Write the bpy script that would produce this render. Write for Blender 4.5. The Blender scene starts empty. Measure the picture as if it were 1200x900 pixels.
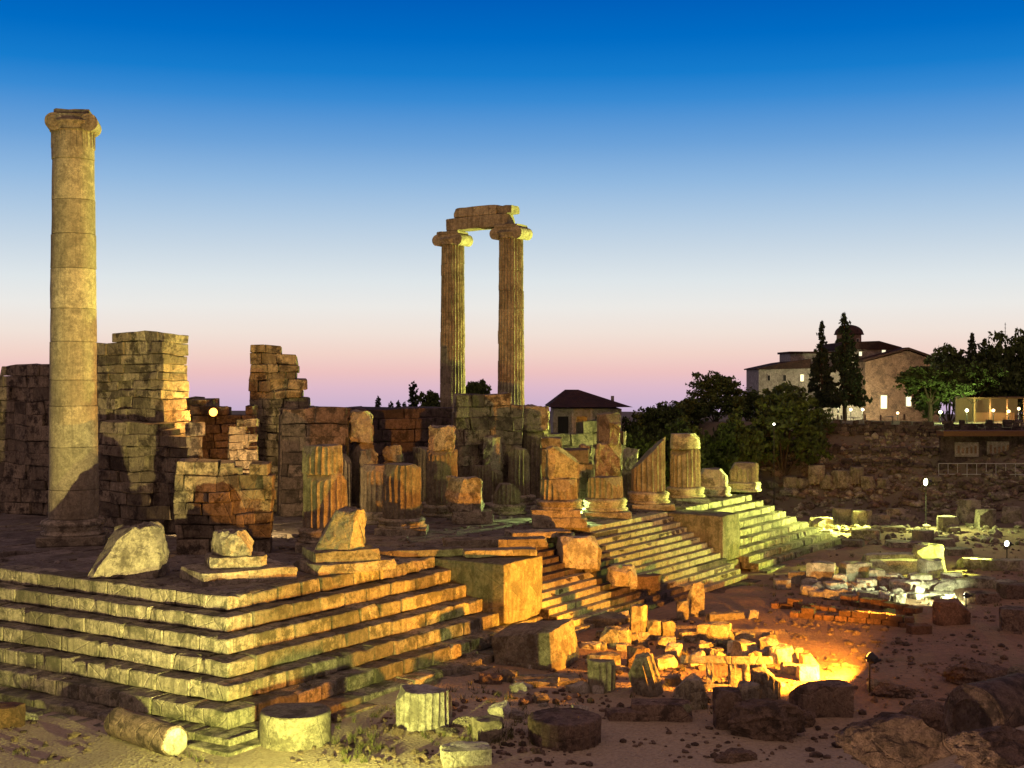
import bpy, bmesh, math, random
from mathutils import Vector, Matrix, noise
R = math.radians
S = bpy.context.scene
COL = S.collection
rng = random.Random(11)

# ------------------------------------------------------------------ camera, sky, exposure
F_PX, YAW, V0 = 1560.0, R(32.509), 441.4
CAM = Vector((-36.445, -35.925, 8.276))
FW = Vector((math.cos(YAW), math.sin(YAW), 0)); RT = Vector((math.sin(YAW), -math.cos(YAW), 0))
cd = bpy.data.cameras.new('camera'); cam = bpy.data.objects.new('camera', cd); COL.objects.link(cam)
cam.location = CAM; cam.rotation_euler = (R(90), 0, YAW - R(90))
cd.sensor_width = 36; cd.lens = F_PX / 1200 * 36; cd.shift_y = (V0 - 450) / 1200
cd.clip_start = .1; cd.clip_end = 6000
S.camera = cam
S.view_settings.view_transform = 'Standard'; S.view_settings.look = 'None'
S.view_settings.exposure = 0; S.view_settings.gamma = 1

W = bpy.data.worlds.new('World'); S.world = W; W.use_nodes = True
nt = W.node_tree; nt.nodes.clear()
def nd(t, **k):
    n = nt.nodes.new(t)
    for a, b in k.items(): setattr(n, a, b)
    return n
def lin(c): return tuple(((v / 255) / 12.92 if v / 255 <= .04045 else ((v / 255 + .055) / 1.055) ** 2.4) for v in c) + (1,)
out = nd('ShaderNodeOutputWorld'); bg = nd('ShaderNodeBackground'); tc = nd('ShaderNodeTexCoord')
sep = nd('ShaderNodeSeparateXYZ'); nt.links.new(tc.outputs['Generated'], sep.inputs[0])
mr = nd('ShaderNodeMapRange'); mr.inputs[1].default_value = -.06; mr.inputs[2].default_value = .60
nt.links.new(sep.outputs[2], mr.inputs[0])
rp = nd('ShaderNodeValToRGB'); cr = rp.color_ramp
def el(y): return (math.sin(math.atan((V0 - y) / F_PX)) + .06) / .66
sky = [(0, (150, 138, 175)), (el(478), (202, 178, 206)), (el(455), (222, 186, 202)), (el(436), (238, 194, 192)), (el(415), (242, 211, 200)), (el(390), (241, 226, 216)),
       (el(360), (236, 234, 230)), (el(330), (223, 230, 233)), (el(290), (199, 215, 229)), (el(255), (176, 202, 227)), (el(215), (146, 185, 224)), (el(170), (108, 162, 217)),
       (el(118), (56, 138, 211)), (el(88), (22, 124, 205)), (el(45), (0, 108, 196)), (el(-10), (0, 92, 184)), (.62, (34, 62, 120)), (1, (66, 54, 92))]
cr.elements[0].position = 0; cr.elements[0].color = lin(sky[0][1])
cr.elements[1].position = 1; cr.elements[1].color = lin(sky[-1][1])
for p, c in sky[1:-1]:
    e = cr.elements.new(p); e.color = lin(c)
nt.links.new(mr.outputs[0], rp.inputs[0])
# the afterglow side of the sky is bright, the side away from it is darker
vd = nd('ShaderNodeVectorMath', operation='DOT_PRODUCT'); nt.links.new(tc.outputs['Generated'], vd.inputs[0])
vd.inputs[1].default_value = (math.cos(YAW + .1), math.sin(YAW + .1), 0)
m2 = nd('ShaderNodeMapRange'); m2.inputs[1].default_value = -.4; m2.inputs[2].default_value = .66
nt.links.new(vd.outputs['Value'], m2.inputs[0])
mul = nd('ShaderNodeMixRGB'); mul.inputs[1].default_value = (.47, .28, .235, 1)
nt.links.new(m2.outputs[0], mul.inputs[0]); nt.links.new(rp.outputs[0], mul.inputs[2])
nt.links.new(mul.outputs[0], bg.inputs[0]); bg.inputs[1].default_value = 1.0
nt.links.new(bg.outputs[0], out.inputs[0])

# ------------------------------------------------------------------ picture -> place helpers
def smooth(a, b, v):
    t = max(0, min(1, (v - a) / (b - a))); return t * t * (3 - 2 * t)
BQ = CAM + FW * 24 + RT * 17
def gz0(x, y):
    z = -3.65 + 7.2 * smooth(76, 92, x + .12 * y)
    d = math.hypot(x - CAM.x, y - CAM.y)
    z += 4.3 * smooth(18, 6, math.hypot(x - BQ.x, y - BQ.y))
    z += 10 * smooth(16, 3, d) * (1 - smooth(18, 6, math.hypot(x - BQ.x, y - BQ.y)) * .4)
    if d > 148: z -= .055 * (d - 148) if d < 900 else .055 * 752 + .02 * (d - 900)
    return z
def gz(x, y):
    n = noise.noise(Vector((x * .13, y * .13, 3.1))) * .22 + noise.noise(Vector((x * .5, y * .5, 7.7))) * .11
    z = gz0(x, y)
    if -12 < x < 45 and -16 < y < -6: # spoil heaped below the stairs
        n += .35 * max(0, noise.noise(Vector((x * .22, y * .22, 11.)))) * smooth(8, 14, x)
    return z + n
def ray(px, py): return FW + RT * ((px - 600) / F_PX) + Vector((0, 0, (V0 - py) / F_PX))
def at(px, py, z):                       # point of height z seen at a pixel
    d = ray(px, py); return CAM + d * ((z - CAM.z) / d.z)
def dp(px, depth, z=0):                  # point at a depth
    p = CAM + FW * depth + RT * ((px - 600) / F_PX * depth); p.z = z; return p
def zat(py, depth): return CAM.z + (V0 - py) / F_PX * depth
def depth(p): return (p - CAM).dot(FW)
def gr(px, py):                          # point of the ground seen at a pixel
    d = ray(px, py); t = 22.
    while t < 220:
        p = CAM + d * t
        if p.z < gz(p.x, p.y): break
        t += .1
    return Vector((p.x, p.y, gz(p.x, p.y)))
def onx(px, x):                          # point of the plane x = const under a pixel column
    d = ray(px, V0); t = (x - CAM.x) / d.x; p = CAM + d * t; p.z = 0; return p
def ony(px, y):
    d = ray(px, V0); t = (y - CAM.y) / d.y; p = CAM + d * t; p.z = 0; return p

# ------------------------------------------------------------------ objects
def tag(o, label=None, cat=None, group=None, kind=None):
    if label: o['label'] = label
    if cat: o['category'] = cat
    if group: o['group'] = group
    if kind: o['kind'] = kind
    return o
def obj(name, bm, m, parent=None, smooth_=False, bevel=0, loc=None, rotz=0, rot=None):
    bmesh.ops.recalc_face_normals(bm, faces=bm.faces)
    me = bpy.data.meshes.new(name); bm.to_mesh(me); bm.free()
    me.materials.append(m)
    if smooth_:
        for p in me.polygons: p.use_smooth = True
    o = bpy.data.objects.new(name, me); COL.objects.link(o); o.parent = parent
    if loc is not None: o.location = loc
    o.rotation_euler = rot if rot else (0, 0, rotz)
    if bevel:
        b = o.modifiers.new('worn', 'BEVEL'); b.width = bevel; b.segments = 1; b.limit_method = 'ANGLE'; b.angle_limit = R(40)
    return o
def empty(name, loc, label, cat, group=None, rotz=0, rot=None):
    o = bpy.data.objects.new(name, None); COL.objects.link(o); o.location = loc
    o.rotation_euler = rot if rot else (0, 0, rotz); o.empty_display_size = .2
    return tag(o, label, cat, group)
def copy_thing(src, loc, rotz, label, sc=None):
    r = src.copy(); COL.objects.link(r); r.location = loc; r.rotation_euler = (0, 0, rotz); r['label'] = label
    if sc: r.scale = sc
    for ch in src.children:
        c = ch.copy(); COL.objects.link(c); c.parent = r
        for g in ch.children:
            d = g.copy(); COL.objects.link(d); d.parent = c
    return r

# ------------------------------------------------------------------ materials
def mat(name):
    m = bpy.data.materials.new(name); m.use_nodes = True
    t = m.node_tree; b = t.nodes['Principled BSDF']; b.inputs['Roughness'].default_value = .9
    b.inputs['Specular IOR Level'].default_value = .2
    return m, t, b
def plain(name, c, rough=.8, metal=0):
    m, t, b = mat(name)
    n = t.nodes.new('ShaderNodeTexNoise'); n.inputs['Scale'].default_value = 6; n.inputs['Detail'].default_value = 6
    g = t.nodes.new('ShaderNodeNewGeometry'); t.links.new(g.outputs['Position'], n.inputs['Vector'])
    x = t.nodes.new('ShaderNodeMixRGB'); x.inputs[1].default_value = (*[v * .7 for v in c], 1); x.inputs[2].default_value = (*[min(1, v * 1.25) for v in c], 1)
    t.links.new(n.outputs[0], x.inputs[0]); t.links.new(x.outputs[0], b.inputs['Base Color'])
    b.inputs['Roughness'].default_value = rough; b.inputs['Metallic'].default_value = metal
    return m
def glow(name, c, s):
    m, t, b = mat(name); b.inputs['Base Color'].default_value = (*c, 1)
    b.inputs['Emission Color'].default_value = (*c, 1); b.inputs['Emission Strength'].default_value = s
    return m
def stone(name, c1, c2, stain=(.07, .06, .045), stain_amt=.5, streak=.0, island=.35, bump=.5, sc=1.0, crack=True, holes=.5):
    m, t, b = mat(name)
    N = lambda k, **kw: (lambda n: ([setattr(n, a, v) for a, v in kw.items()], n)[1])(t.nodes.new(k))
    L = t.links.new
    g = N('ShaderNodeNewGeometry')
    def nz(scale, det, rough=.6, vec=None):
        n = N('ShaderNodeTexNoise'); n.inputs['Scale'].default_value = scale; n.inputs['Detail'].default_value = det
        n.inputs['Roughness'].default_value = rough; L(vec or g.outputs['Position'], n.inputs['Vector']); return n.outputs[0]
    def ramp(src, a, bb, lo=0., hi=1.):
        r = N('ShaderNodeMapRange'); r.inputs[1].default_value = a; r.inputs[2].default_value = bb
        r.inputs[3].default_value = lo; r.inputs[4].default_value = hi; L(src, r.inputs[0]); return r.outputs[0]
    def mix(f, a, bb, mode='MIX'):
        x = N('ShaderNodeMixRGB', blend_type=mode)
        for i, v in ((0, f), (1, a), (2, bb)):
            if isinstance(v, (int, float)): x.inputs[i].default_value = v
            elif isinstance(v, tuple): x.inputs[i].default_value = (*v[:3], 1)
            else: L(v, x.inputs[i])
        return x.outputs[0]
    big = nz(.9 * sc, 5); mid = nz(4.5 * sc, 8, .7); fine = nz(22 * sc, 6, .75)
    c = mix(ramp(big, .35, .65), c1, c2)
    c = mix(ramp(mid, .42, .62, .0, .75), c, tuple(v * .42 for v in c1))
    c = mix(ramp(nz(1.7 * sc, 7, .7, None), .55, .68, 0, .5), c, tuple(min(.8, v * 1.45) for v in c1))
    c = mix(ramp(nz(10 * sc, 4, .7), .5, .62, 0, .55), c, tuple(v * .4 for v in c1))
    # each block of masonry has its own tone
    isl = ramp(g.outputs['Random Per Island'], 0, 1, 1 - island, 1 + island * .6)
    cc = N('ShaderNodeCombineColor'); [L(isl, cc.inputs[i]) for i in range(3)]
    c = mix(1., c, cc.outputs[0], 'MULTIPLY')
    # lichen and soot patches
    st = ramp(nz(1.25 * sc, 10, .74), .49, .58, 0, min(1, stain_amt * 1.45))
    c = mix(st, c, stain)
    if streak:
        mp = N('ShaderNodeMapping'); mp.inputs['Scale'].default_value = (3.2, 3.2, .22); L(g.outputs['Position'], mp.inputs['Vector'])
        c = mix(ramp(nz(1.6, 5, .6, mp.outputs[0]), .5, .68, 0, streak), c, stain)
    c = mix(ramp(fine, .38, .55, .6, 0), c, tuple(v * .35 for v in c1))
    L(c, b.inputs['Base Color'])
    h = mix(.5, mid, fine); 
    v = N('ShaderNodeTexVoronoi'); v.inputs['Scale'].default_value = 9 * sc; L(g.outputs['Position'], v.inputs['Vector'])
    h = mix(ramp(v.outputs['Distance'], 0, .28, holes, 0), h, (0, 0, 0))
    if crack:
        vc = N('ShaderNodeTexVoronoi', feature='DISTANCE_TO_EDGE'); vc.inputs['Scale'].default_value = .9 * sc
        wv = mix(.35, g.outputs['Position'], N('ShaderNodeTexNoise').outputs[1]); L(g.outputs['Position'], vc.inputs['Vector'])
        h = mix(ramp(vc.outputs['Distance'], 0, .03, .5, 0), h, (0, 0, 0))
    bp = N('ShaderNodeBump'); bp.inputs['Strength'].default_value = bump; bp.inputs['Distance'].default_value = .2
    L(h, bp.inputs['Height']); L(bp.outputs[0], b.inputs['Normal'])
    return m
M = {}
M['marble'] = stone('weathered_marble', (.47, .43, .33), (.37, .33, .24), stain_amt=.55, bump=.7)
M['step'] = stone('step_stone', (.46, .42, .31), (.36, .33, .23), stain=(.075, .075, .05), stain_amt=.62, streak=.75, island=.5, bump=.8)
M['stair'] = stone('stair_stone', (.5, .46, .34), (.42, .38, .27), stain_amt=.35, streak=.2, island=.15, bump=.5)
M['paving'] = stone('paving_stone', (.30, .27, .235), (.22, .20, .185), stain_amt=.5, island=.3, bump=.6)
M['wall'] = stone('wall_masonry', (.42, .36, .26), (.29, .24, .175), stain=(.05, .04, .032), stain_amt=.75, streak=.5, island=.5, bump=.9)
M['shaded_wall'] = stone('shaded_masonry', (.2, .155, .145), (.125, .1, .1), stain=(.035, .03, .03), stain_amt=.7, streak=.4, island=.55, bump=.9)  # weak light on the inner walls put into the colour: darker masonry copy
M['pillar'] = stone('column_stone', (.44, .39, .28), (.35, .3, .21), stain_amt=.4, streak=.5, island=.3, bump=.5, crack=False)
M['smooth'] = stone('unfluted_stone', (.43, .385, .27), (.35, .305, .21), stain_amt=.3, streak=.4, island=.28, bump=.3, crack=False, holes=.15)
M['white'] = stone('pale_marble', (.66, .63, .54), (.52, .49, .41), stain_amt=.4, bump=.7)
M['rock'] = stone('brown_rock', (.34, .25, .19), (.24, .18, .14), stain=(.05, .04, .035), stain_amt=.6, bump=1.0)
M['brickred'] = stone('red_brick', (.30, .17, .10), (.21, .12, .08), stain=(.06, .04, .03), island=.5, bump=.6)
M['church'] = stone('church_rubble', (.42, .28, .21), (.3, .2, .16), stain=(.08, .06, .05), island=.3, bump=.8, sc=.8)
M['plaster'] = stone('old_plaster', (.5, .46, .42), (.42, .38, .36), stain_amt=.3, bump=.25, crack=False)
M['tile'] = stone('roof_tiles', (.085, .045, .04), (.055, .032, .03), stain=(.03, .02, .02), bump=.7)
M['trunk'] = plain('bark', (.07, .05, .035), .95)
M['metal'] = plain('painted_metal', (.04, .04, .042), .5, .3)
M['rail'] = plain('grey_metal', (.42, .42, .42), .5, .2)
M['wood'] = plain('stained_wood', (.14, .075, .035), .7)
M['cloth'] = plain('grey_cloth', (.3, .28, .27), .9)
M['glass'] = plain('dark_glass', (.02, .02, .025), .15)
M['lamp_warm'] = glow('lamp_warm', (1, .72, .35), 5)
M['lamp_orange'] = glow('lamp_orange', (1, .42, .07), 5)
M['lamp_green'] = glow('lamp_greenish', (.95, 1, .5), 14)
M['lamp_white'] = glow('lamp_white', (1, .97, .72), 9)
M['lit_window'] = glow('lit_window', (1, .95, .66), 1.1)
M['lit_wall'] = plain('cafe_wall', (.2, .135, .085), .8)
def leafmat(name, c):
    m, t, b = mat(name)
    g = t.nodes.new('ShaderNodeNewGeometry'); r = t.nodes.new('ShaderNodeMapRange'); r.inputs[3].default_value = .45; r.inputs[4].default_value = 1.5
    t.links.new(g.outputs['Random Per Island'], r.inputs[0])
    v = t.nodes.new('ShaderNodeVectorMath'); v.operation = 'SCALE'; v.inputs[0].default_value = c; t.links.new(r.outputs[0], v.inputs['Scale'])
    t.links.new(v.outputs[0], b.inputs['Base Color']); b.inputs['Roughness'].default_value = .7
    return m
M['leaf'] = leafmat('broad_leaves', (.055, .08, .022)); M['needle'] = leafmat('needles', (.028, .042, .02)); M['scrub'] = leafmat('dry_scrub', (.09, .095, .035))

def ground_mat():
    m, t, b = mat('dusty_earth'); L = t.links.new
    g = t.nodes.new('ShaderNodeNewGeometry')
    def nz(s, d, r=.6):
        n = t.nodes.new('ShaderNodeTexNoise'); n.inputs['Scale'].default_value = s; n.inputs['Detail'].default_value = d; n.inputs['Roughness'].default_value = r
        L(g.outputs['Position'], n.inputs['Vector']); return n.outputs[0]
    def mr(s, a, bb, lo, hi):
        r = t.nodes.new('ShaderNodeMapRange'); r.inputs[1].default_value = a; r.inputs[2].default_value = bb; r.inputs[3].default_value = lo; r.inputs[4].default_value = hi
        L(s, r.inputs[0]); return r.outputs[0]
    def mix(f, a, bb):
        x = t.nodes.new('ShaderNodeMixRGB')
        for i, v in ((0, f), (1, a), (2, bb)):
            if isinstance(v, tuple): x.inputs[i].default_value = (*v, 1)
            elif isinstance(v, float): x.inputs[i].default_value = v
            else: L(v, x.inputs[i])
        return x.outputs[0]
    c = mix(mr(nz(.22, 6), .38, .62, 0, 1), (.34, .225, .14), (.26, .17, .11))
    c = mix(mr(nz(3.5, 8, .75), .45, .7, 0, .7), c, (.13, .10, .075))
    c = mix(mr(nz(.6, 7, .7), .56, .68, 0, .6), c, (.10, .105, .045))
    c = mix(mr(nz(30, 4, .7), .55, .7, 0, .6), c, (.42, .37, .29))
    sx = t.nodes.new('ShaderNodeSeparateXYZ'); L(g.outputs['Position'], sx.inputs[0])
    c = mix(mr(sx.outputs[0], 13, 3, 0, .75), c, mix(mr(nz(9, 8, .7), .4, .65, 0, 1), (.52, .46, .33), (.36, .31, .215)))      # pale gravel below the corner
    c = mix(mr(sx.outputs[0], 58, 76, 0, .8), c, (.13, .125, .095))      # grey scrubby soil of the far bank
    L(c, b.inputs['Base Color']); b.inputs['Roughness'].default_value = .95
    v = t.nodes.new('ShaderNodeTexVoronoi'); v.inputs['Scale'].default_value = 7; L(g.outputs['Position'], v.inputs['Vector'])
    h = mix(.55, nz(5, 10, .75), mr(v.outputs['Distance'], 0, .5, 1, 0))
    bp = t.nodes.new('ShaderNodeBump'); bp.inputs['Strength'].default_value = .8; bp.inputs['Distance'].default_value = .15
    L(h, bp.inputs['Height']); L(bp.outputs[0], b.inputs['Normal'])
    return m
M['ground'] = ground_mat()

# ------------------------------------------------------------------ mesh builders
def roughen(bm, amp, sc=1.3, seed=0., verts=None):
    o = Vector((seed * 3.7, seed * 1.3, seed * 7.1))
    for v in (verts or bm.verts):
        v.co += (noise.noise_vector(v.co * sc + o) + .45 * noise.noise_vector(v.co * sc * 3.1 + o)) * amp
def cut(bm, co, no):
    r = bmesh.ops.bisect_plane(bm, geom=bm.verts[:] + bm.edges[:] + bm.faces[:], plane_co=co, plane_no=no, clear_outer=True)
    e = [x for x in bm.edges if x.is_boundary]
    if e: bmesh.ops.holes_fill(bm, edges=e, sides=0)
def block(size, chips=3, amp=.05, n=5, seed=None, origin='base', chip=.45):
    """a quarried block: worn arrises, broken corners; origin at the middle of its foot"""
    r = random.Random(seed if seed is not None else rng.random())
    bm = bmesh.new(); bmesh.ops.create_cube(bm, size=1)
    bmesh.ops.subdivide_edges(bm, edges=bm.edges[:], cuts=n, use_grid_fill=True)
    sx, sy, sz = size; mn = min(size)
    for v in bm.verts:
        k = sum(abs(abs(c) - .5) < 1e-4 for c in v.co)
        w = 1 - (.0 if k < 2 else (.5 if k == 2 else 1.) * r.uniform(.02, .09))
        v.co = Vector((v.co.x * sx, v.co.y * sy, v.co.z * sz)) * 1.0
        if k >= 2:
            v.co -= Vector((math.copysign(1, v.co.x) , math.copysign(1, v.co.y), math.copysign(1, v.co.z))) * mn * (1 - w) * .6
    for i in range(chips):
        d = Vector((r.choice((-1, 1)) * r.uniform(.3, 1), r.choice((-1, 1)) * r.uniform(.3, 1), r.uniform(-.1, 1.1))).normalized()
        corner = Vector((math.copysign(sx / 2, d.x), math.copysign(sy / 2, d.y), math.copysign(sz / 2, d.z)))
        cut(bm, corner - d * mn * r.uniform(.12, chip), d)
    roughen(bm, amp, 1.6 / max(.4, mn), r.random() * 50)
    if origin == 'base': bmesh.ops.translate(bm, verts=bm.verts, vec=(0, 0, sz / 2))
    return bm
def boulder(size, seed, facets=9, amp=.09, n=5):
    r = random.Random(seed); bm = bmesh.new(); bmesh.ops.create_icosphere(bm, subdivisions=n, radius=.6)
    for i in range(facets):                     # broken flat faces
        d = Vector((r.gauss(0, 1), r.gauss(0, 1), r.gauss(0, .8))).normalized(); k = r.uniform(.33, .5)
        for v in bm.verts:
            e = v.co.dot(d) - k
            if e > 0: v.co -= d * e * .93
    k = r.random() * 40; roughen(bm, amp, 2.6, k); roughen(bm, amp * .45, 8, k); roughen(bm, amp * .2, 21, k)
    for v in bm.verts: v.co = Vector((v.co.x * size[0], v.co.y * size[1], (v.co.z + .42) * size[2]))
    return bm
def lathe(bm, prof, seg=48, flutes=0, fd=.0, cap=True, jit=None):
    """prof: (r, z, fluted 0/1)"""
    rows = []
    for r, z, f in prof:
        row = []
        for i in range(seg):
            a = 2 * math.pi * i / seg; rr = r
            if flutes and f:
                ph = (i * flutes / seg) % 1.0
                rr = r - fd * f * math.sin(math.pi * ph) ** .7
            row.append(bm.verts.new((rr * math.cos(a), rr * math.sin(a), z)))
        rows.append(row)
    for a, b in zip(rows, rows[1:]):
        for i in range(seg): bm.faces.new((a[i], a[(i + 1) % seg], b[(i + 1) % seg], b[i]))
    if cap:
        bm.faces.new(rows[0][::-1]); bm.faces.new(rows[-1])
    return bm
def drum(r0, r1, h, z0=0, flutes=20, fd=.09, rings=7, amp=.025, seed=0, slant=None, chips=0):
    r = random.Random(seed); bm = bmesh.new()
    prof = [(r0 * .965, z0, 1 if flutes else 0)] + [(r0 + (r1 - r0) * i / rings, z0 + .03 + (h - .06) * i / rings, 1 if flutes else 0) for i in range(rings + 1)] + [(r1 * .965, z0 + h, 1 if flutes else 0)]
    lathe(bm, prof, seg=(flutes * 5 if flutes else 48), flutes=flutes, fd=fd)
    if slant: cut(bm, Vector((0, 0, z0 + h * slant[2])), Vector((slant[0], slant[1], 1)).normalized())
    for i in range(chips):
        a = r.uniform(0, 6.28); d = Vector((math.cos(a), math.sin(a), r.uniform(.4, 1.3))).normalized()
        cut(bm, Vector((math.cos(a) * r1, math.sin(a) * r1, z0 + h)) - d * r.uniform(.1, .4), d)
    roughen(bm, amp, 1.5, r.random() * 40)
    return bm
def box(bm, c, s, rotz=0, jit=0, r=rng, sub=0):
    """a box, its longer sides split sub times; corners jittered by jit"""
    n = sub + 1; ax = 0 if s[0] >= s[1] else 1; rings = []; ca, sa = math.cos(rotz), math.sin(rotz)
    for i in range(n + 1):
        u = -.5 + i / n; row = []
        for w, h in ((-.5, -.5), (.5, -.5), (.5, .5), (-.5, .5)):
            x, y, z = (u * s[0], w * s[1], h * s[2]) if ax == 0 else (-w * s[0], u * s[1], h * s[2])
            if jit: x += r.uniform(-jit, jit); y += r.uniform(-jit, jit); z += r.uniform(-jit, jit)
            row.append(bm.verts.new((c[0] + x * ca - y * sa, c[1] + x * sa + y * ca, c[2] + z)))
        rings.append(row)
    for a, b in zip(rings, rings[1:]):
        for k in range(4): bm.faces.new((a[k], a[(k + 1) % 4], b[(k + 1) % 4], b[k]))
    bm.faces.new(rings[0][::-1]); bm.faces.new(rings[-1])
    return [v for r_ in rings for v in r_]
def bx(bm, x0, x1, y0, y1, z0, z1): return box(bm, ((x0 + x1) / 2, (y0 + y1) / 2, (z0 + z1) / 2), (x1 - x0, y1 - y0, z1 - z0))
def tube(bm, a, b, r0, r1=None, seg=8):
    a, b = Vector(a), Vector(b); d = b - a; L = d.length
    q = bmesh.ops.create_cone(bm, cap_ends=True, segments=seg, radius1=r0, radius2=r1 if r1 is not None else r0, depth=L)['verts']
    bmesh.ops.transform(bm, verts=q, matrix=Matrix.Translation((a + b) / 2) @ d.to_track_quat('Z', 'Y').to_matrix().to_4x4())
def poly_prism(bm, pts, y0, y1):            # outline in x,z extruded along y
    a = [bm.verts.new((x, y0, z)) for x, z in pts]; b = [bm.verts.new((x, y1, z)) for x, z in pts]
    bm.faces.new(a); bm.faces.new(b[::-1])
    for i in range(len(pts)): bm.faces.new((a[i], b[i], b[(i + 1) % len(pts)], a[(i + 1) % len(pts)]))

# ------------------------------------------------------------------ ground
def grid_ground():
    def axis(lo, a, b, hi, step):
        v = [a + step * i for i in range(int((b - a) / step) + 1)]
        s, x = step, v[-1]
        while x < hi: s *= 1.22; x += s; v.append(x)
        s, x = step, v[0]; h = []
        while x > lo: s *= 1.22; x -= s; h.append(x)
        return h[::-1] + v
    X = axis(-2500, -18, 96, 3500, .55); Y = axis(-2500, -34, 30, 3500, .55)
    bm = bmesh.new()
    G = [[bm.verts.new((x, y, gz(x, y))) for y in Y] for x in X]
    for i in range(len(X) - 1):
        for j in range(len(Y) - 1): bm.faces.new((G[i][j], G[i + 1][j], G[i + 1][j + 1], G[i][j + 1]))
    return tag(obj('ground', bm, M['ground'], smooth_=True), kind='structure')
grid_ground()

# ------------------------------------------------------------------ temple platform
SR, ST, SN = .566, .869, 13.43         # riser, tread, south end of the stairs
XN, YW = 51.13, 92.                    # north edge, west end
PF = empty('temple_platform', (0, 0, 0), 'ruined stone temple platform with seven big steps round its corner', 'temple platform')
def course(bm, p, q, inward, z1, h, dep, lo=1.2, hi=2.3, seed=0, jit=.02, sag=.03, miss=0., chip=.17):
    """a row of blocks from p to q whose outer face lies on the line p-q"""
    r = random.Random(seed); p, q = Vector((*p, 0)), Vector((*q, 0)); d = (q - p); L = d.length; d.normalize(); s = 0
    n = Vector(inward); a = math.atan2(d.y, d.x)
    while s < L - .05:
        l = min(r.uniform(lo, hi), L - s)
        if L - s - l < .6: l = L - s
        if r.random() >= miss:
            o = r.uniform(-.012, .03); hh = r.uniform(-sag, .004)
            c = p + d * (s + l / 2) + n * (dep / 2 + o)
            for v in box(bm, (c.x, c.y, z1 + hh - h / 2), (l - r.uniform(.015, .05), dep, h - .008), a, jit, r, sub=4):
                if r.random() < .16 and v.co.z > z1 - h * .5: v.co += n * r.uniform(0, chip); v.co.z -= r.uniform(0, chip * .7)
        s += l
for k in range(7):
    o = ST * k; z = -SR * k; h = SR; bm = bmesh.new()
    course(bm, (-o, -o), (-o, 64), (1, 0, 0), z, h, ST + .5, seed=k + 1)                    # south flank
    course(bm, (-o + ST + .52, -o), (SN - .01, -o), (0, 1, 0), z, h, ST + .5, seed=k + 21)  # east front, south part
    roughen(bm, .03, 1.7, k); obj('step', bm, M['step'], PF, bevel=.04)
for k in range(10):                         # the far corner keeps its finer steps
    o = ST * .7 * k; z = -SR * .7 * k; h = SR * .7; bm = bmesh.new()
    course(bm, (SN + 26.9, -o), (XN + o, -o), (0, 1, 0), z, h, ST * .7 + .5, seed=k + 41, chip=.05, sag=.012)        # east front, north part
    course(bm, (XN + o, -o + ST * .7 + .52), (XN + o, 60), (-1, 0, 0), z, h, ST * .7 + .5, seed=k + 61)
    roughen(bm, .02, 1.7, k); obj('step', bm, M['step'], PF, bevel=.03)
bm = bmesh.new(); bx(bm, .3, XN - .3, .3, YW, -3.6, -.32); obj('core', bm, M['shaded_wall'], PF)
bm = bmesh.new(); r = random.Random(5); y = .9   # paving slabs
while y < 70:
    w = r.uniform(1.2, 1.9); x = .9
    while x < XN - 1:
        l = r.uniform(1.2, 2.6); l = min(l, XN - .9 - x)
        if r.random() > .02: box(bm, (x + l / 2, y + w / 2, -.18 + r.uniform(-.05, .0)), (l - .02, w - .02, .36), 0, .012, r)
        x += l
    y += w
obj('paving', bm, M['paving'], PF, bevel=.02)
# lower footing course along the ground
bm = bmesh.new()
course(bm, (-ST * 6 - .6, -ST * 6 - .6), (-ST * 6 - .6, 60), (1, 0, 0), -SR * 7 + .34, .5, 1.3, 1.5, 2.8, 80)
course(bm, (-ST * 6 + .69, -ST * 6 - .6), (9.5, -ST * 6 - .6), (0, 1, 0), -SR * 7 + .335, .5, 1.3, 1.5, 2.8, 81)
obj('footing', bm, M['step'], PF, bevel=.03)

# stair cheeks: solid side blocks
def cheek(x0, x1, yfront, label):
    t = empty('stair_side_block', (x0, 0, 0), label, 'stair side wall', 'side walls of the front stairs')
    w = x1 - x0
    for i, (za, zb) in enumerate(((-3.6, -2.9), (-2.9, -.06))):
        bm = bmesh.new(); r = random.Random(i + int(x0))
        y = .5; 
        while y > yfront + .05:
            l = (.5 - yfront) / (1 if i == 1 else 2)
            q = bmesh.new(); 
            b2 = block((w, l - .012, zb - za - .008), 0, .02, 6, r.random())
            me = bpy.data.meshes.new('tmp'); b2.to_mesh(me); b2.free(); q.free()
            n0 = len(bm.verts); bm.from_mesh(me); bpy.data.meshes.remove(me); bm.verts.ensure_lookup_table()
            bmesh.ops.translate(bm, verts=bm.verts[n0:], vec=(w / 2, y - l / 2, za))
            y -= l
        obj('masonry_course', bm, M['step'], t, bevel=.03)
    return t
p = onx(591, SN + .02); YC = p.y
XC1 = ony(637, YC).x
cheek(SN + .02, XC1, YC, 'big orange lit stone block at the near end of the broken stairs')
XC2, XC3 = SN + 24.2, SN + 26.85
cheek(XC2, XC3, YC, 'far stair side block between the fine stairs and the far steps')

# front stairs: fourteen half-height steps
ST_T = empty('front_stairs', (0, 0, 0), 'long flight of narrow stone steps between the two side blocks, its middle broken away', 'staircase')
xa = ony(668, -2.2).x; xb = ony(737, -3).x
def fine(x0, x1, k0, k1, seed, ragged0=0, ragged1=0):
    for k in range(k0, k1):
        bm = bmesh.new(); o = ST * .5 * k + .1; z = -SR * .5 * k - .03; r = random.Random(seed + k)
        course(bm, (x0 + r.uniform(0, ragged0), -o), (x1 - r.uniform(0, ragged1), -o), (0, 1, 0), z, SR * .5 + .02, 1.4, 1.6, 3.2, seed + k, .008, .01, 0., .04)
        obj('stair_step', bm, M['stair'], ST_T, bevel=.02)
XG0, XG1 = ony(700, -.1).x, ony(737, -3).x
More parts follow.
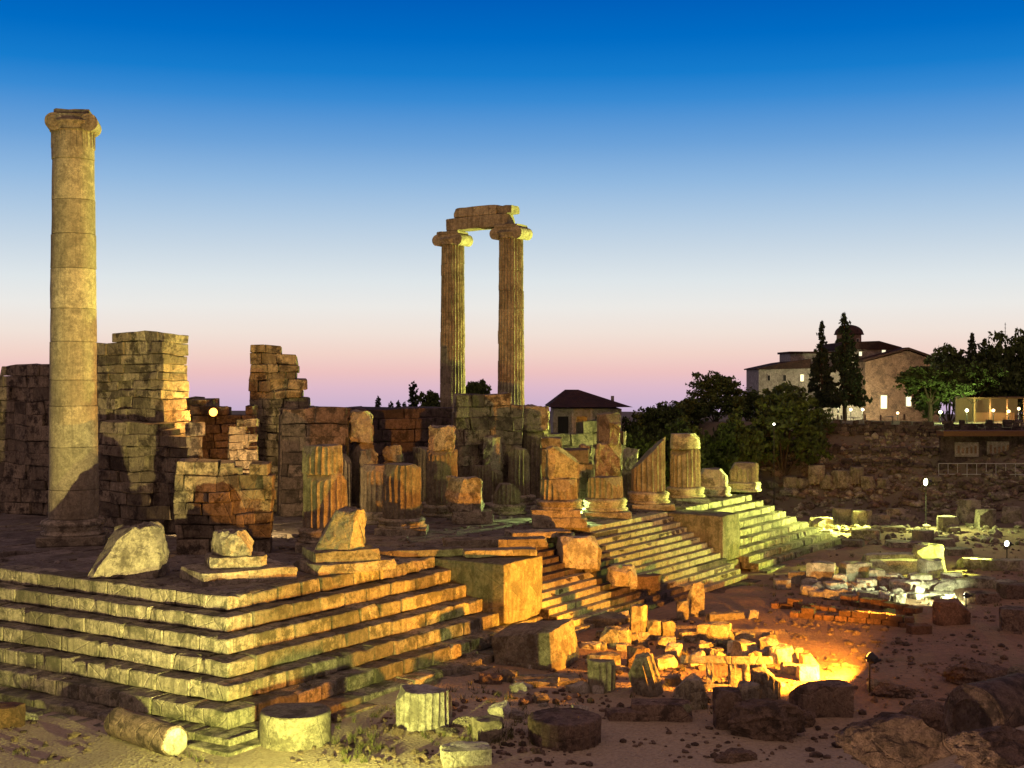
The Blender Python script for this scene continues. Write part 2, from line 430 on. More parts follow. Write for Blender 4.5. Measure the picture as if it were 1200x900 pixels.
# the broken gap runs slantwise: k-th step starts farther north
for k in range(14):
    yk = -(ST * .5 * k + .1); zk = -SR * .5 * k - .03
    pxs = [(0, 690), (3, 702), (6, 718), (9, 760), (13, 832)]
    for (a, pa), (b, pb) in zip(pxs, pxs[1:]):
        if a <= k <= b: ps = pa + (pb - pa) * (k - a) / (b - a)
    fine(ony(ps, yk).x, XC2 - .02, k, k + 1, 100, .8, 0)
for k in range(6, 14):
    yk = -(ST * .5 * k + .1)
    pe = 700 + (k - 6) * 5.5
    fine(XC1 + .02, ony(pe, yk).x, k, k + 1, 200, .1, .8)
bm = bmesh.new()   # rubble core exposed where the flight is broken
for k in range(14):
    z = -SR * .5 * k - .35; o = ST * .5 * k + .75
    box(bm, ((XC1 + XC2) / 2, -o + .55, (z - 3.7) / 2), (XC2 - XC1 - .1, .6, z + 3.7), 0, .0)
roughen(bm, .05, 1.2, 3); obj('core', bm, M['shaded_wall'], ST_T)

# ------------------------------------------------------------------ walls of the temple
def masonry(prof, p0, p1, base, thick, ch=.56, bl=1.0, seed=0, miss=.045, jit=.07, step_depth=.0):
    """prof: list of (pixel x, pixel y of the top); wall line p0-p1 in plan"""
    r = random.Random(seed); p0, p1 = Vector((p0.x, p0.y, 0)), Vector((p1.x, p1.y, 0)); d = p1 - p0; L = d.length; d.normalize()
    mid = (p0 + p1) / 2; nrm = Vector((-d.y, d.x, 0)); a = math.atan2(d.y, d.x)
    if (mid - CAM).dot(nrm) < 0: nrm = -nrm                     # thickness goes away from the visitor
    tops = []
    for px, py in prof:
        # s on the wall line under that pixel column
        dr = ray(px, V0); den = dr.x * d.y - dr.y * d.x
        t = ((p0.x - CAM.x) * d.y - (p0.y - CAM.y) * d.x) / den
        q = CAM + dr * t; tops.append(((q - p0).dot(d), zat(py, depth(q))))
    tops.sort()
    def top(s):
        if s <= tops[0][0]: return tops[0][1]
        for (a0, z0), (a1, z1) in zip(tops, tops[1:]):
            if s <= a1: return z0 + (z1 - z0) * (s - a0) / max(1e-6, a1 - a0)
        return tops[-1][1]
    bm = bmesh.new(); z = base; i = 0
    while z < max(t[1] for t in tops):
        h = ch * r.uniform(.75, 1.3); s = -r.uniform(0, bl) if i % 2 else 0
        while s < L:
            l = bl * r.uniform(.6, 1.5); s0, s1 = max(0, s), min(L, s + l)
            if s1 - s0 > .25 and z + h * .6 <= top((s0 + s1) / 2) + r.uniform(-.35, .2) and (r.random() > miss or z < base + 1):
                c = p0 + d * ((s0 + s1) / 2) + nrm * (thick / 2 + r.uniform(-jit, jit))
                box(bm, (c.x - mid.x, c.y - mid.y, z + h / 2), (s1 - s0 - r.uniform(.01, .05), thick * r.uniform(.8, 1), h - r.uniform(.01, .035)), a + r.uniform(-.02, .02), .035, r, sub=2)
            s += l
        z += h; i += 1
    s = .25
    while s < L - .2:
        c = p0 + d * s + nrm * (thick * .5 + .12); t_ = top(s) - .75
        if t_ > base + .5: box(bm, (c.x - mid.x, c.y - mid.y, (base + t_) / 2), (.6, thick * .72, t_ - base), a, .03, r)
        s += .5
    roughen(bm, .05, 1.3, seed)
    o = Vector((seed * 9., 3., 1.))
    for v in bm.verts: v.co += noise.noise_vector(v.co * .38 + o) * .22
    return bm, mid
def wall(label, prof, p0, p1, base=-.05, thick=1.6, m='wall', cat='ruined wall', name='ruined_wall', **k):
    bm, mid = masonry(prof, p0, p1, base, thick, **k)
    o = obj(name, bm, M[m], bevel=.03, loc=mid); return tag(o, label, cat)
# south wall of the inner court, left to right
wall('long brown wall of big blocks at the left edge, behind the tall lone column', [(-60, 430), (20, 428), (21, 419), (64, 418), (118, 419)],
     onx(-70, 15.2), onx(118, 15.2), ch=.8, bl=1.7, seed=1)
wall('tallest block of golden masonry just right of the lone column', [(114, 394), (150, 393), (151, 386), (196, 386), (197, 396), (212, 398), (213, 440), (216, 470)],
     onx(112, 14.2), onx(190, 14.2), seed=2, miss=.05, thick=2.0, cat='ruined wall')
wall('low ledge of squared blocks at the foot of the tallest masonry', [(118, 500), (165, 486), (188, 486), (190, 500), (218, 500), (219, 530)],
     onx(116, 13.0), onx(220, 13.0), seed=3, ch=.7, bl=1.6, thick=1.4, jit=.12)
wall('jagged stub of wall beside the small orange lamp', [(214, 450), (222, 452), (226, 466), (238, 472), (242, 498)],
     dp(215, 76), dp(243, 75.6), seed=4, thick=1.5)
wall('dark low wall carrying the small orange lamp', [(222, 472), (240, 474), (262, 474), (278, 480), (292, 476)], dp(222, 75), dp(296, 75), seed=5, m='shaded_wall')
wall('long low brown wall with a pale squared end, behind the slab topped pedestal', [(205, 532), (280, 530), (281, 545), (299, 543), (300, 541), (318, 541)],
     dp(206, 62), dp(318, 62.4), seed=6, ch=.62, bl=1.1, thick=1.8)
wall('orange tinted pier of blocks right of the small orange lamp', [(268, 508), (276, 486), (292, 488), (293, 506), (302, 508)], dp(269, 70.5), dp(303, 70.7), seed=7, m='wall', thick=1.2, ch=.5, bl=.8)
wall('stepped ruined tower, highest on its left side', [(289, 460), (294, 459), (296, 418), (300, 405), (323, 405), (325, 416), (338, 418), (341, 436), (347, 441), (350, 457), (362, 459), (366, 474), (375, 478), (380, 488)],
     dp(291, 81), dp(381, 81.5), seed=8, thick=3.0, ch=.55, bl=.85, miss=.02)
wall('greenish dark wall between the stepped tower and the slender stub', [(330, 470), (342, 472), (345, 477), (406, 477)], dp(330, 79), dp(408, 80), seed=9, m='shaded_wall', ch=.8, bl=1.9)
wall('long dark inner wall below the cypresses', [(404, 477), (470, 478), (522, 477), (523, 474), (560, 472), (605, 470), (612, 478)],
     dp(404, 88), dp(640, 93), seed=10, m='shaded_wall', ch=.75, bl=1.7, thick=2.2)
wall('reddish block wall right under the twin columns', [(535, 470), (546, 466), (585, 464), (586, 472), (613, 473)], dp(535, 86.5), dp(614, 88), seed=11, ch=.8, bl=1.3, thick=1.3, miss=.06)
wall('low wall of pale blocks behind the block topped stump', [(636, 524), (640, 514), (676, 515), (678, 528), (693, 530)], dp(636, 80), dp(694, 80), seed=12, ch=.7, bl=1.2, thick=1.2, miss=.05)
wall('very dark wall far behind the slanted stump', [(640, 500), (735, 498)], dp(640, 96), dp(735, 99), seed=13, m='shaded_wall', ch=.8, bl=1.7)

# ------------------------------------------------------------------ columns
H = 19.7
def base_parts(t, sc=1.0, flutes=True):
    bm = block((2.75 * sc, 2.75 * sc, .45), 1, .02, 5); obj('plinth', bm, M['marble'], t, bevel=.03)
    bm = bmesh.new(); q = [(1.3, .44), (1.36, .5), (1.34, .58), (1.22, .62), (1.2, .7), (1.27, .76), (1.22, .84), (1.3, .92), (1.36, 1.02), (1.3, 1.14), (1.16, 1.2), (1.1, 1.24)]
    lathe(bm, [(a * sc, b, 0) for a, b in q]); roughen(bm, .02, 2); obj('moulded_base', bm, M['marble'], t, smooth_=True)
def ionic(t, z, r, m, k=.86):
    """ionic capital: fluted neck, echinus, two scrolls, abacus"""
    bm = bmesh.new()
    lathe(bm, [(r, 0, 0), (r * 1.08, .08, 0), (r * 1.02, .14, 0), (r * 1.22, .36, 0), (r * 1.26, .44, 0)], 40); obj('echinus', bm, m, t, smooth_=True, loc=(0, 0, z))
    bm = bmesh.new()
    for s in (-1, 1):
        for rr, w in ((.44, 1.9 * r), (.3, 1.98 * r), (.14, 2.06 * r)):
            q = bmesh.ops.create_cone(bm, cap_ends=True, segments=24, radius1=rr, radius2=rr, depth=w)['verts']
            bmesh.ops.transform(bm, verts=q, matrix=Matrix.Translation((s * r * 1.22 * k, 0, .36)) @ Matrix.Rotation(R(90), 4, 'X'))
    bx(bm, -r * 1.2 * k, r * 1.2 * k, -r * .9, r * .9, .42, .78); roughen(bm, .03, 1.4, 3)
    obj('scroll', bm, m, t, loc=(0, 0, z))
    bm = block((2.55 * r * k, 2.2 * r * k, .24), 3, .04, 4, 4); obj('abacus', bm, m, t, loc=(0, 0, z + .78), bevel=.02)
def column(loc, label, fluted, rot, r0=1.02, r1=.86, top=H, bs=1.):
    t = empty('column', loc, label, 'column', None, rot)
    base_parts(t, bs)
    zs = 1.24; zt = top - 1.02; bm = bmesh.new(); prof = []; n = 11 if not fluted else 13; r = random.Random(int(loc.x * 7 + loc.y))
    cuts = sorted([zs] + [zs + (zt - zs) * (i + r.uniform(-.2, .2)) / n for i in range(1, n)] + [zt]); f = 1 if fluted else 0
    for a, b in zip(cuts, cuts[1:]):
        e = r.uniform(-.018, .012); prof = []
        for i in range(5):
            z = a + .02 + (b - a - .04) * i / 4; u = (z - zs) / (zt - zs)
            prof.append((r0 + (r1 - r0) * (u ** 1.15) + e, z, f))
        prof = [(prof[0][0] - .045, a + .002, f)] + prof + [(prof[-1][0] - .045, b - .002, f)]
        n0 = len(bm.verts); lathe(bm, prof, 120 if fluted else 56, 24 if fluted else 0, .11); bm.verts.ensure_lookup_table()
        dx, dy = r.uniform(-.015, .015), r.uniform(-.015, .015)
        for v in bm.verts[n0:]: v.co.x += dx; v.co.y += dy
    roughen(bm, .022, .9, r.random() * 9)
    obj('shaft', bm, M['pillar' if fluted else 'smooth'], t)
    if not fluted:
        bm = bmesh.new(); lathe(bm, [(r1 * 1.0, 0, 1), (r1 * 1.05, .06, 1), (r1 * 1.05, .8, 1), (r1 * 1.12, .9, 0)], 120, 24, .1); roughen(bm, .015, 2, 4)
        obj('necking', bm, M['pillar'], t, loc=(0, 0, zt - .88))
    ionic(t, zt, r1, M['pillar'], .86 if fluted else .66); return t
p1 = dp(84, 53.6); p1 = at(86, 636, 0)
column(p1, 'tall lone unfluted column standing at the far left', False, YAW - R(78), 1.2, 1.01, zat(131, depth(p1)), 1.16)
pa = dp(530.5, 102.2, 0); pb = dp(599, 99.6, 0)
dz = pb - pa; ra = math.atan2(dz.y, dz.x)
HT = zat(264, 99.6)
column(pa, 'left one of the two tall fluted columns joined by a lintel', True, ra, 1.02, .87, zat(272, 102.2))
column(pb, 'right one of the two tall fluted columns joined by a lintel', True, ra, 1.04, .9, zat(264, 99.6))
# the lintel the twins carry
la = dp(522, 102.6, zat(271.5, 102.2) + .0); lb = dp(606, 99.4, zat(264, 99.6))
t = empty('lintel', (pa + pb) / 2 + Vector((0, 0, zat(268, 101))), 'stone lintel laid across the tops of the twin columns', 'lintel', None, ra, (0, 0, ra))
t.rotation_euler = (0, R(-1.2), ra)
bm = block((5.3, 1.5, .95), 2, .03, 6, 6); obj('architrave_beam', bm, M['pillar'], t, bevel=.03, loc=(-.1, 0, -.05))
bm = block((1.5, 1.3, .6), 2, .04, 5, 8); obj('architrave_end', bm, M['pillar'], t, bevel=.03, loc=(2.2, .1, .9))
bm = block((3.7, 1.4, .72), 2, .04, 6, 9); obj('frieze_block', bm, M['pillar'], t, bevel=.03, loc=(-.2, 0, .91))

def stump(px, py, label, parts, rot=0, z=0, group='broken columns on the temple platform', name='column_stump'):
    """parts, from the foot up: ('plinth',w,h) ('base',r,h) ('drum',r,h,flutes,slant) ('block',sx,sy,h,dx) """
    loc = at(px, py, z); loc.z = z - .02
    t = empty(name, loc, label, 'column stump', group, YAW - R(90) + R(rot)); zz = 0; i = 0
    for q in parts:
        i += 1; sd = px * 3 + i; k = q[0]
        if k == 'plinth': bm = block((q[1], q[1], q[2]), 2, .04, 5, sd); o = obj('plinth', bm, M['marble'], t, bevel=.03, loc=(q[3] if len(q) > 3 else 0, 0, zz)); zz += q[2] - .02
        elif k == 'slab': bm = block((q[1], q[2], q[3]), 3, .05, 6, sd, chip=.6); o = obj('slab', bm, M['marble'], t, bevel=.03, loc=(q[4], q[5], zz), rotz=R(q[6])); zz += q[3] - .02
        elif k == 'base':
            r_, h_ = q[1], q[2]; bm = bmesh.new()
            pr = [(1.0, 0), (1.05, .08), (1.05, .2), (.94, .27), (.93, .4), (1.0, .48), (.94, .56), (.99, .66), (1.02, .8), (.96, .93), (.84, 1.)]
            lathe(bm, [(a * r_, b * h_, 0) for a, b in pr]); roughen(bm, .03, 1.7, sd); o = obj('moulded_base', bm, M['marble'], t, smooth_=True, loc=(0, 0, zz)); zz += h_ - .02
        elif k == 'drum':
            bm = drum(q[1], q[1] * .97, q[2], 0, q[3], .13, 9, .04, sd, q[4] if len(q) > 4 else None, 4)
            o = obj('drum', bm, M['pillar' if q[3] else 'marble'], t, loc=(q[5] if len(q) > 5 else 0, 0, zz), bevel=.0); zz += q[2] - .02
        elif k in ('block', 'lump'):
            bm = block((q[1], q[2], q[3]), q[5] + 2 if len(q) > 5 else 6, .13 if k == 'block' else .16, 14, sd, chip=.6 if k == 'block' else .38)
            roughen(bm, .07, 3.4, sd); roughen(bm, .035, 8.5, sd)
            if k == 'lump':
                for v in bm.verts: u = v.co.z / q[3]; v.co.x = v.co.x * (1 - .38 * u) + .42 * u; v.co.y *= 1 - .3 * u
            o = obj('broken_block', bm, M['marble'], t, bevel=.03, loc=(q[4], 0, zz), rotz=R(q[6]) if len(q) > 6 else 0); zz += q[3] - .03
    return t
# platform edge, left to right
stump(151, 673, 'sloping rubble stump on the platform edge, right of the lone column', [('lump', 3.1, 2.2, 2.05, 0, 4, 4)], name='rubble_stump')
stump(276, 678, 'pedestal of stacked slabs above the near corner of the steps', [('slab', 4.0, 3.0, .52, .05, .2, 33), ('slab', 2.3, 1.8, .5, .0, .1, 20), ('block', 1.6, 1.3, .95, -.1, 5, 12)])
stump(401, 666, 'pale rough lump on two slabs at the front edge of the platform', [('slab', 3.7, 2.6, .42, .1, 0, 33), ('slab', 2.9, 2.1, .5, -.05, 0, 25), ('lump', 2.1, 1.7, 1.65, -.1, 4, 10)])
# front row towards the far stairs
stump(655, 615, 'fluted stump topped by a rough square block, nearest the broken stairs', [('plinth', 3.0, .55), ('plinth', 2.7, .45, -.2), ('base', 1.3, .5), ('drum', 1.06, 1.15, 20), ('block', 1.75, 1.5, 1.75, .2, 3)])
stump(709, 605, 'low fluted drum on a round base in front of the tall square pier', [('plinth', 2.9, .4), ('base', 1.3, .75), ('drum', 1.08, 1.25, 20)])
stump(760, 596, 'slanted fluted stump broken to a point, above the fine stairs', [('plinth', 2.8, .4), ('base', 1.3, .75), ('drum', 1.08, 3.45, 20, (-1.0, .1, .7))], rot=8)
stump(803, 588, 'two drum stump with a narrow waist, between slanted stump and short drums', [('plinth', 2.8, .35), ('base', 1.25, .7), ('drum', 1.02, 2.55, 20), ('drum', .98, 1.0, 0)])
stump(836, 581, 'short plain drum, left of the two at the far corner', [('base', 1.2, .7), ('drum', 1.02, 1.2, 0)])
stump(872, 575, 'short fluted drum at the far corner of the platform', [('base', 1.2, .7), ('drum', 1.05, 1.35, 20)])
# second row and inner rows
stump(381, 643, 'tall golden fluted stump of two drums behind the rough lump', [('plinth', 2.7, .4), ('base', 1.28, .7), ('drum', 1.06, 2.6, 20), ('drum', .98, 1.35, 20, None, -.12)], rot=5)
stump(471, 624, 'round shouldered fluted stump in the middle of the platform', [('plinth', 2.7, .35), ('base', 1.25, .5), ('drum', 1.04, 2.85, 20)])
stump(443, 612, 'orange fluted stub hidden behind the round shouldered stump', [('base', 1.2, .7), ('drum', 1.0, 2.6, 20)])
stump(424, 600, 'slender dark stub against the dark inner wall', [('plinth', 1.9, .6), ('drum', .75, 3.7, 20), ('block', 1.3, 1.3, 1.9, 0, 2)])
stump(436, 604, 'reddish broken shaft left of the orange stub', [('drum', .72, 2.6, 0), ('block', 1.0, 1.0, 1.3, -.2, 3)])
stump(518, 604, 'tall yellow fluted stump left of the wide rough block', [('base', 1.15, .7), ('drum', .95, 3.3, 20), ('block', 1.5, 1.4, 1.35, 0, 3)])
stump(545, 612, 'wide rough block standing on edge in front of the inner wall', [('slab', 2.3, 1.6, .7, .4, 0, 5), ('block', 2.0, 1.5, 1.9, -.05, 4)], name='standing_block')
stump(577, 590, 'green lit broken stump of two pieces, right of the wide rough block', [('base', 1.1, .6), ('drum', .72, 1.7, 20), ('block', 1.25, 1.2, 2.1, .05, 4)])
stump(608, 590, 'green lit fluted stump under the right twin column', [('base', 1.1, .6), ('drum', .72, 3.2, 16, (.25, 0, .97))])
stump(628, 582, 'square topped pier at the foot of the right twin column', [('drum', .9, 4.6, 16), ('block', 1.8, 1.6, 1.7, 0, 2)], name='stone_pier')
stump(712, 590, 'tall square pier rising behind the low fluted drum', [('block', 1.6, 1.4, 3.9, 0, 1), ('block', 1.65, 1.4, 2.0, -.08, 3)], name='stone_pier')
stump(684, 588, 'thin green stub between the block topped stump and the tall square pier', [('drum', .55, 3.0, 16), ('block', .9, .9, .8, 0, 3)])
stump(495, 596, 'low greenish stub left of the tall yellow stump', [('base', 1.0, .5), ('drum', .6, 3.4, 16)])
stump(666, 584, 'squat stub behind the block topped stump', [('drum', .9, 2.2, 16), ('block', 1.4, 1.2, .8, 0, 3)])
stump(563, 597, 'low fluted stub directly behind the wide rough block', [('base', 1.0, .5), ('drum', .7, 2.3, 18)])
stump(594, 601, 'short broken fluted stub in front of the two green lit stumps', [('base', 1.15, .6), ('drum', .85, 1.2, 20)])
stump(461, 600, 'thin pale stub showing between the round shouldered stump and the tall yellow one', [('drum', .6, 3.2, 16), ('block', 1.1, 1.0, .9, 0, 3)])
stump(399, 606, 'narrow fluted stub close to the right side of the tall golden stump', [('base', 1.0, .5), ('drum', .65, 3.3, 16)])
stump(739, 584, 'brown low stub touching the slanted stump', [('drum', .75, 2.0, 16), ('block', .9, .9, 1.4, 0, 3)])

def blk(px, py, size, label, cat='stone block', m='marble', rot=0, tilt=(0, 0), chips=3, z=None, amp=.05, group=None, sink=.06, name='stone_block', n=5, chip=.45):
    loc = gr(px, py) if z is None else at(px, py, z); loc = loc - Vector((0, 0, sink))
    bm = block(size, chips, amp, n, px * 7 + py, chip=chip)
    o = obj(name, bm, M[m], bevel=.02, loc=loc, rot=(R(tilt[0]), R(tilt[1]), YAW - R(90) + R(rot)))
    return tag(o, label, cat, group)
# loose blocks on the platform
blk(184, 612, (1.9, 1.1, 1.25), 'pale green square block on the platform, between lone column and low brown wall', z=0, m='white')
blk(291, 640, (.6, .5, 1.9), 'thin dark upright stone behind the stacked slab pedestal', z=0, m='shaded_wall', rot=10)
blk(485, 650, (4.6, 1.2, .3), 'long flat orange slab across the platform paving', z=.0, rot=14, sink=.02)
blk(580, 640, (5.0, 1.3, .42), 'long flat slab behind the near stair side block', z=0, rot=8, sink=.02)
blk(585, 650, (3.4, 1.1, .3), 'low orange slab on the edge above the near stair side block', z=0, rot=12, sink=.02)
blk(630, 628, (3.2, 1.4, .3), 'paving slab jutting out below the block topped stump', z=0, rot=18, sink=.02)
blk(645, 650, (2.3, 1.4, 1.2), 'jagged orange block where the stairs have broken away', amp=.13, z=-1.1, rot=18, m='marble', chips=5)
blk(676, 664, (1.9, 1.4, 1.6), 'pale upright block in the broken part of the stairs', amp=.13, z=-1.5, rot=12, m='white', chips=4)
blk(688, 668, (1.0, 1.2, 1.7), 'orange jagged block right of the pale upright block in the stairs', amp=.13, z=-1.7, rot=28, chips=5)
blk(722, 682, (1.1, 1.0, .8), 'brown tumbled block in the gap of the stairs', amp=.13, z=-2.2, rot=35, tilt=(12, 8), chips=5)
blk(736, 688, (.8, .8, 1.2), 'pale lump at the lower end of the stair gap', z=-2.7, rot=10, m='white', chips=4)
blk(760, 690, (1.6, 1.0, .8), 'dark tumbled block under the fine stairs', z=-2.9, rot=20, m='rock', chips=5)
blk(655, 672, (1.8, 1.0, .5), 'flat stone on the top of the lower broken steps', z=-2.0, rot=14)
blk(885, 650, (1.0, .8, .9), 'small pale block at the foot of the far stair side block', m='white')

# ------------------------------------------------------------------ foreground pieces
def fdrum(px, py, r_, h, label, flutes=20, tilt=(0, 0), rot=0, m='marble', slant=None, chips=2, name='column_drum', group='column drums lying about', sink=.08, taper=1., fd=.09, amp=.03, cat='column drum'):
    loc = gr(px, py); loc = loc + FW * r_ * .9; loc.z = gz(loc.x, loc.y) - sink
    bm = drum(r_, r_ * taper, h, 0, flutes, fd, 6, amp, px + py, slant, chips)
    return tag(obj(name, bm, M[m], loc=loc, rot=(R(tilt[0]), R(tilt[1]), YAW - R(90) + R(rot)), bevel=0 if flutes else .03), label, cat, group)
fdrum(340, 880, 1.16, 1.12, 'big smooth pale drum in front of the steps corner', 0, m='marble', amp=.02, chips=1)
fdrum(495, 858, .95, 1.3, 'pale fluted drum standing right of the big smooth drum, its right side broken', 24, rot=20, m='white', chips=3, fd=.06)
fdrum(663, 880, 1.2, .85, 'wide low brown drum lying flat at the bottom centre', 28, fd=.05, m='rock', chips=1)
fdrum(706, 813, .52, 1.25, 'small grey fluted drum standing upright behind the wide low drum', 14, fd=.06)
fdrum(812, 832, .6, 1.15, 'fluted drum with an orange top, left of the dark upright stone', 18, fd=.07)
fdrum(900, 822, .55, 1.05, 'fluted drum in front of the bright lamp lit ground', 16, fd=.07)
fdrum(876, 836, .5, 1.0, 'fluted drum tucked below the carved frame', 16, fd=.07)
fdrum(1085, 640, .75, 1.15, 'upright drum among the far green lit blocks', 0, m='marble')
fdrum(763, 818, .55, 1.5, 'leaning drum with lattice carving, tilted to the right', 12, tilt=(0, -16), fd=.1)
# two lying column pieces
def lying(p0, p1, r_, label, m, flutes=20, name='column_fragment', ring=False, group=None, up=.85):
    d = (p1 - p0); L = d.length; z = max(p0.z, gz(p0.x, p0.y))
    t = empty(name, p0 + Vector((0, 0, r_ * up)), label, 'column fragment', group)
    t.rotation_euler = d.to_track_quat('Z', 'Y').to_euler()
    bm = drum(r_, r_ * .97, L, 0, flutes, .06, 6, .035, L * 7, None, 2); obj('shaft', bm, M[m], t)
    bm = bmesh.new()
    lathe(bm, [(r_ * .93, .04, 0), (r_ * .9, -.05, 0), (r_ * .62, -.06, 0), (r_ * .58, .02, 0)], 40, cap=False) if ring else lathe(bm, [(r_ * .9, .06, 0), (r_ * .86, -.05, 0), (r_ * .5, -.07, 0)], 32)
    roughen(bm, .035, 3, L); obj('end_face', bm, M[m if ring else 'white'], t)  # plain ends get a pale stone: lamp light put into the colour
    return t
p0 = gr(205, 886); p1_ = gr(137, 862)
lying(p0, p1_, .5, 'fallen column shaft lying below the steps, lamp lit end coloured pale on the right', 'rock', 0)  # brown stone carries the shade on the near side of the shaft
a = dp(1140, 31.5, 0); a.z = zat(846, 31.5) - .65
lying(a, a + (FW * .62 + RT * .78) * 2.2, .82, 'huge fallen drum with a hollow ring end at the right edge', 'rock', 0, ring=True)

def rock(px, py, size, label, m='rock', rot=0, cat='boulder', name='boulder', facets=9, sink=.12, group=None, amp=.09):
    loc = gr(px, py); loc = loc + FW * size[1] * .35; loc.z = gz(loc.x, loc.y) - sink
    o = obj(name, boulder(size, px * 3 + py, facets, amp), M[m], loc=loc, rotz=YAW - R(90) + R(rot), bevel=.02)
    return tag(o, label, cat, group)
rock(1058, 905, (2.5, 1.7, 1.35), 'rounded brown boulder at the bottom edge, left of the ring ended drum', rot=10)
rock(1090, 866, (1.35, 1.2, 1.2), 'squarish brown boulder touching the ring ended drum', facets=6)
rock(1150, 806, (2.4, 1.6, 1.0), 'dark flat boulder above the ring ended drum')
rock(1193, 806, (1.2, 1.0, .9), 'paler boulder at the right edge above the ring ended drum', m='marble')
rock(1180, 897, (2.0, 1.4, .8), 'dark boulder in the bottom right corner')
rock(902, 868, (2.4, 1.7, 1.3), 'dark boulder in front of the fluted drums')
rock(946, 852, (.8, .7, .6), 'small stone between the dark boulder and the lying dark block', m='rock')
rock(1050, 818, (1.4, 1.0, .65), 'dark stone just right of the thin lamp pole')
rock(1026, 812, (.6, .6, .55), 'small stone at the foot of the orange lamp pole', m='marble')
rock(862, 893, (1.1, .8, .45), 'low stone on the bare earth at the bottom, below the dark boulder')
rock(30, 845, (.7, .5, .4), 'small pale stone beside the dark block at the left edge', m='white')
rock(390, 848, (.5, .4, .4), 'small dark stone right of the big smooth drum')
rock(545, 852, (.8, .5, .4), 'rough lump between fluted drum and greenish block', m='marble')
rock(524, 862, (.7, .5, .35), 'low rubble lump beside the pale fluted drum', m='marble')
blk(6, 850, (1.3, 1.0, .75), 'dark brown block cut by the left edge, below the steps', m='brickred', rot=20)
blk(572, 866, (.9, .8, .75), 'small greenish block left of the wide low drum', rot=25)
blk(545, 893, (1.5, 1.0, .55), 'flat pale block at the bottom edge, left of the wide low drum', m='white', rot=12)
blk(632, 776, (2.9, 2.3, 1.75), 'great tilted block, dark in front and orange on its right face', rot=-28, tilt=(6, -9), chips=2, chip=.25, sink=.25)
blk(688, 732, (3.6, 2.0, .5), 'dark flat slab lying behind the great tilted block', rot=10, m='paving')
blk(722, 757, (1.25, .9, .85), 'orange cube of stone left of the tall upright block', rot=-20)
blk(749, 748, (.8, .7, 1.55), 'tall upright orange block among the fragments')
blk(766, 749, (.62, .6, .9), 'small squared stone right next to the tall upright block')
blk(783, 748, (.6, .6, .85), 'small squared stone second from the tall upright block')
blk(706, 783, (1.3, .9, .65), 'low orange block behind the small grey fluted drum', rot=15)
blk(748, 782, (.9, .8, .9), 'brown lump above the leaning lattice drum', m='rock', chips=5)
blk(778, 782, (1.0, .6, .5), 'bright chipped stone right of the leaning lattice drum', m='white', rot=30, chips=5)
blk(815, 722, (.75, .55, 1.75), 'tall thin upright stone standing alone in front of the fine stairs', rot=20, chips=4, chip=.8)
blk(800, 726, (.55, .5, .95), 'short upright stone leaning against the tall thin one')
blk(850, 726, (1.9, .5, .4), 'long narrow stone lying right of the tall thin upright stone', rot=18)
blk(836, 752, (1.4, .9, .9), 'wedge shaped bright stone above the carved frame', chips=6, rot=-15)
blk(806, 752, (.8, .6, .5), 'small chipped stone left of the wedge shaped one', chips=5)
blk(872, 748, (.9, .5, .3), 'flat fragment on the lit ground right of the wedge shaped stone', chips=4)
blk(775, 842, (2.1, 1.0, .65), 'low dark brown block below the leaning lattice drum', m='rock', rot=-4)
blk(852, 852, (.9, .8, 1.35), 'dark upright stone between the two fluted drums', m='rock', chips=4)
blk(962, 836, (2.1, 1.2, 1.15), 'dark block lying in front of the lamp lit ground', m='rock', chips=4)
blk(640, 800, (2.6, 1.4, .3), 'flat slab half buried below the great tilted block', rot=6, sink=.12)
blk(545, 776, (1.1, .9, .5), 'orange stone at the end of the lowest step', rot=12)
blk(556, 752, (1.3, .9, .5), 'dark step block slipped from the near stair side block', m='paving', rot=20)
blk(575, 800, (.9, .7, .35), 'low stone in the dim earth right of the steps', m='rock')
blk(735, 842, (1.4, .8, .35), 'low dark slab right of the wide low drum', m='rock', rot=8)
for i, (px, py, s) in enumerate([(905, 770, .5), (918, 776, .7), (935, 770, .45), (945, 782, .6), (925, 790, .5), (948, 796, .6), (890, 775, .5), (860, 766, .55), (872, 770, .7), (845, 762, .5)]):
    blk(px, py, (s * 1.5, s, s), 'small chipped fragment on the brightly lamp lit ground behind the carved frame', 'stone fragment', 'white' if i % 3 else 'marble', rot=i * 37, chips=5, group='fragments on the lamp lit ground', n=3, name='stone_fragment')
# clutter of small broken stones among the fragments
cl = []
for i in range(7):
    bm = block((r.uniform(.5, .9) if 0 else rng.uniform(.45, .9), rng.uniform(.35, .6), rng.uniform(.25, .5)), 4, .05, 3, 300 + i)
    cl.append(bm)
clm = []
for i, bm in enumerate(cl):
    bmesh.ops.recalc_face_normals(bm, faces=bm.faces); me = bpy.data.meshes.new('broken_stone'); bm.to_mesh(me); bm.free(); me.materials.append(M['marble' if i % 2 else 'white']); clm.append(me)
for i in range(64):
    px, py = (rng.uniform(690, 910), rng.gauss(762, 22)) if i < 44 else (rng.uniform(560, 700), rng.uniform(752, 850))
    o = bpy.data.objects.new('broken_stone', clm[i % 7]); COL.objects.link(o); q = gr(px, py)
    o.location = q - Vector((0, 0, .08)); o.rotation_euler = (rng.uniform(-.3, .3), rng.uniform(-.3, .3), rng.uniform(0, 6)); k = rng.uniform(.6, 1.25); o.scale = (k, k, k)
    tag(o, 'small broken stone among the orange lit fragments in front of the stairs' if i < 44 else 'small broken stone on the dim earth near the great tilted block', 'stone fragment', 'broken stones before the stairs' if i < 44 else 'broken stones near the tilted block')
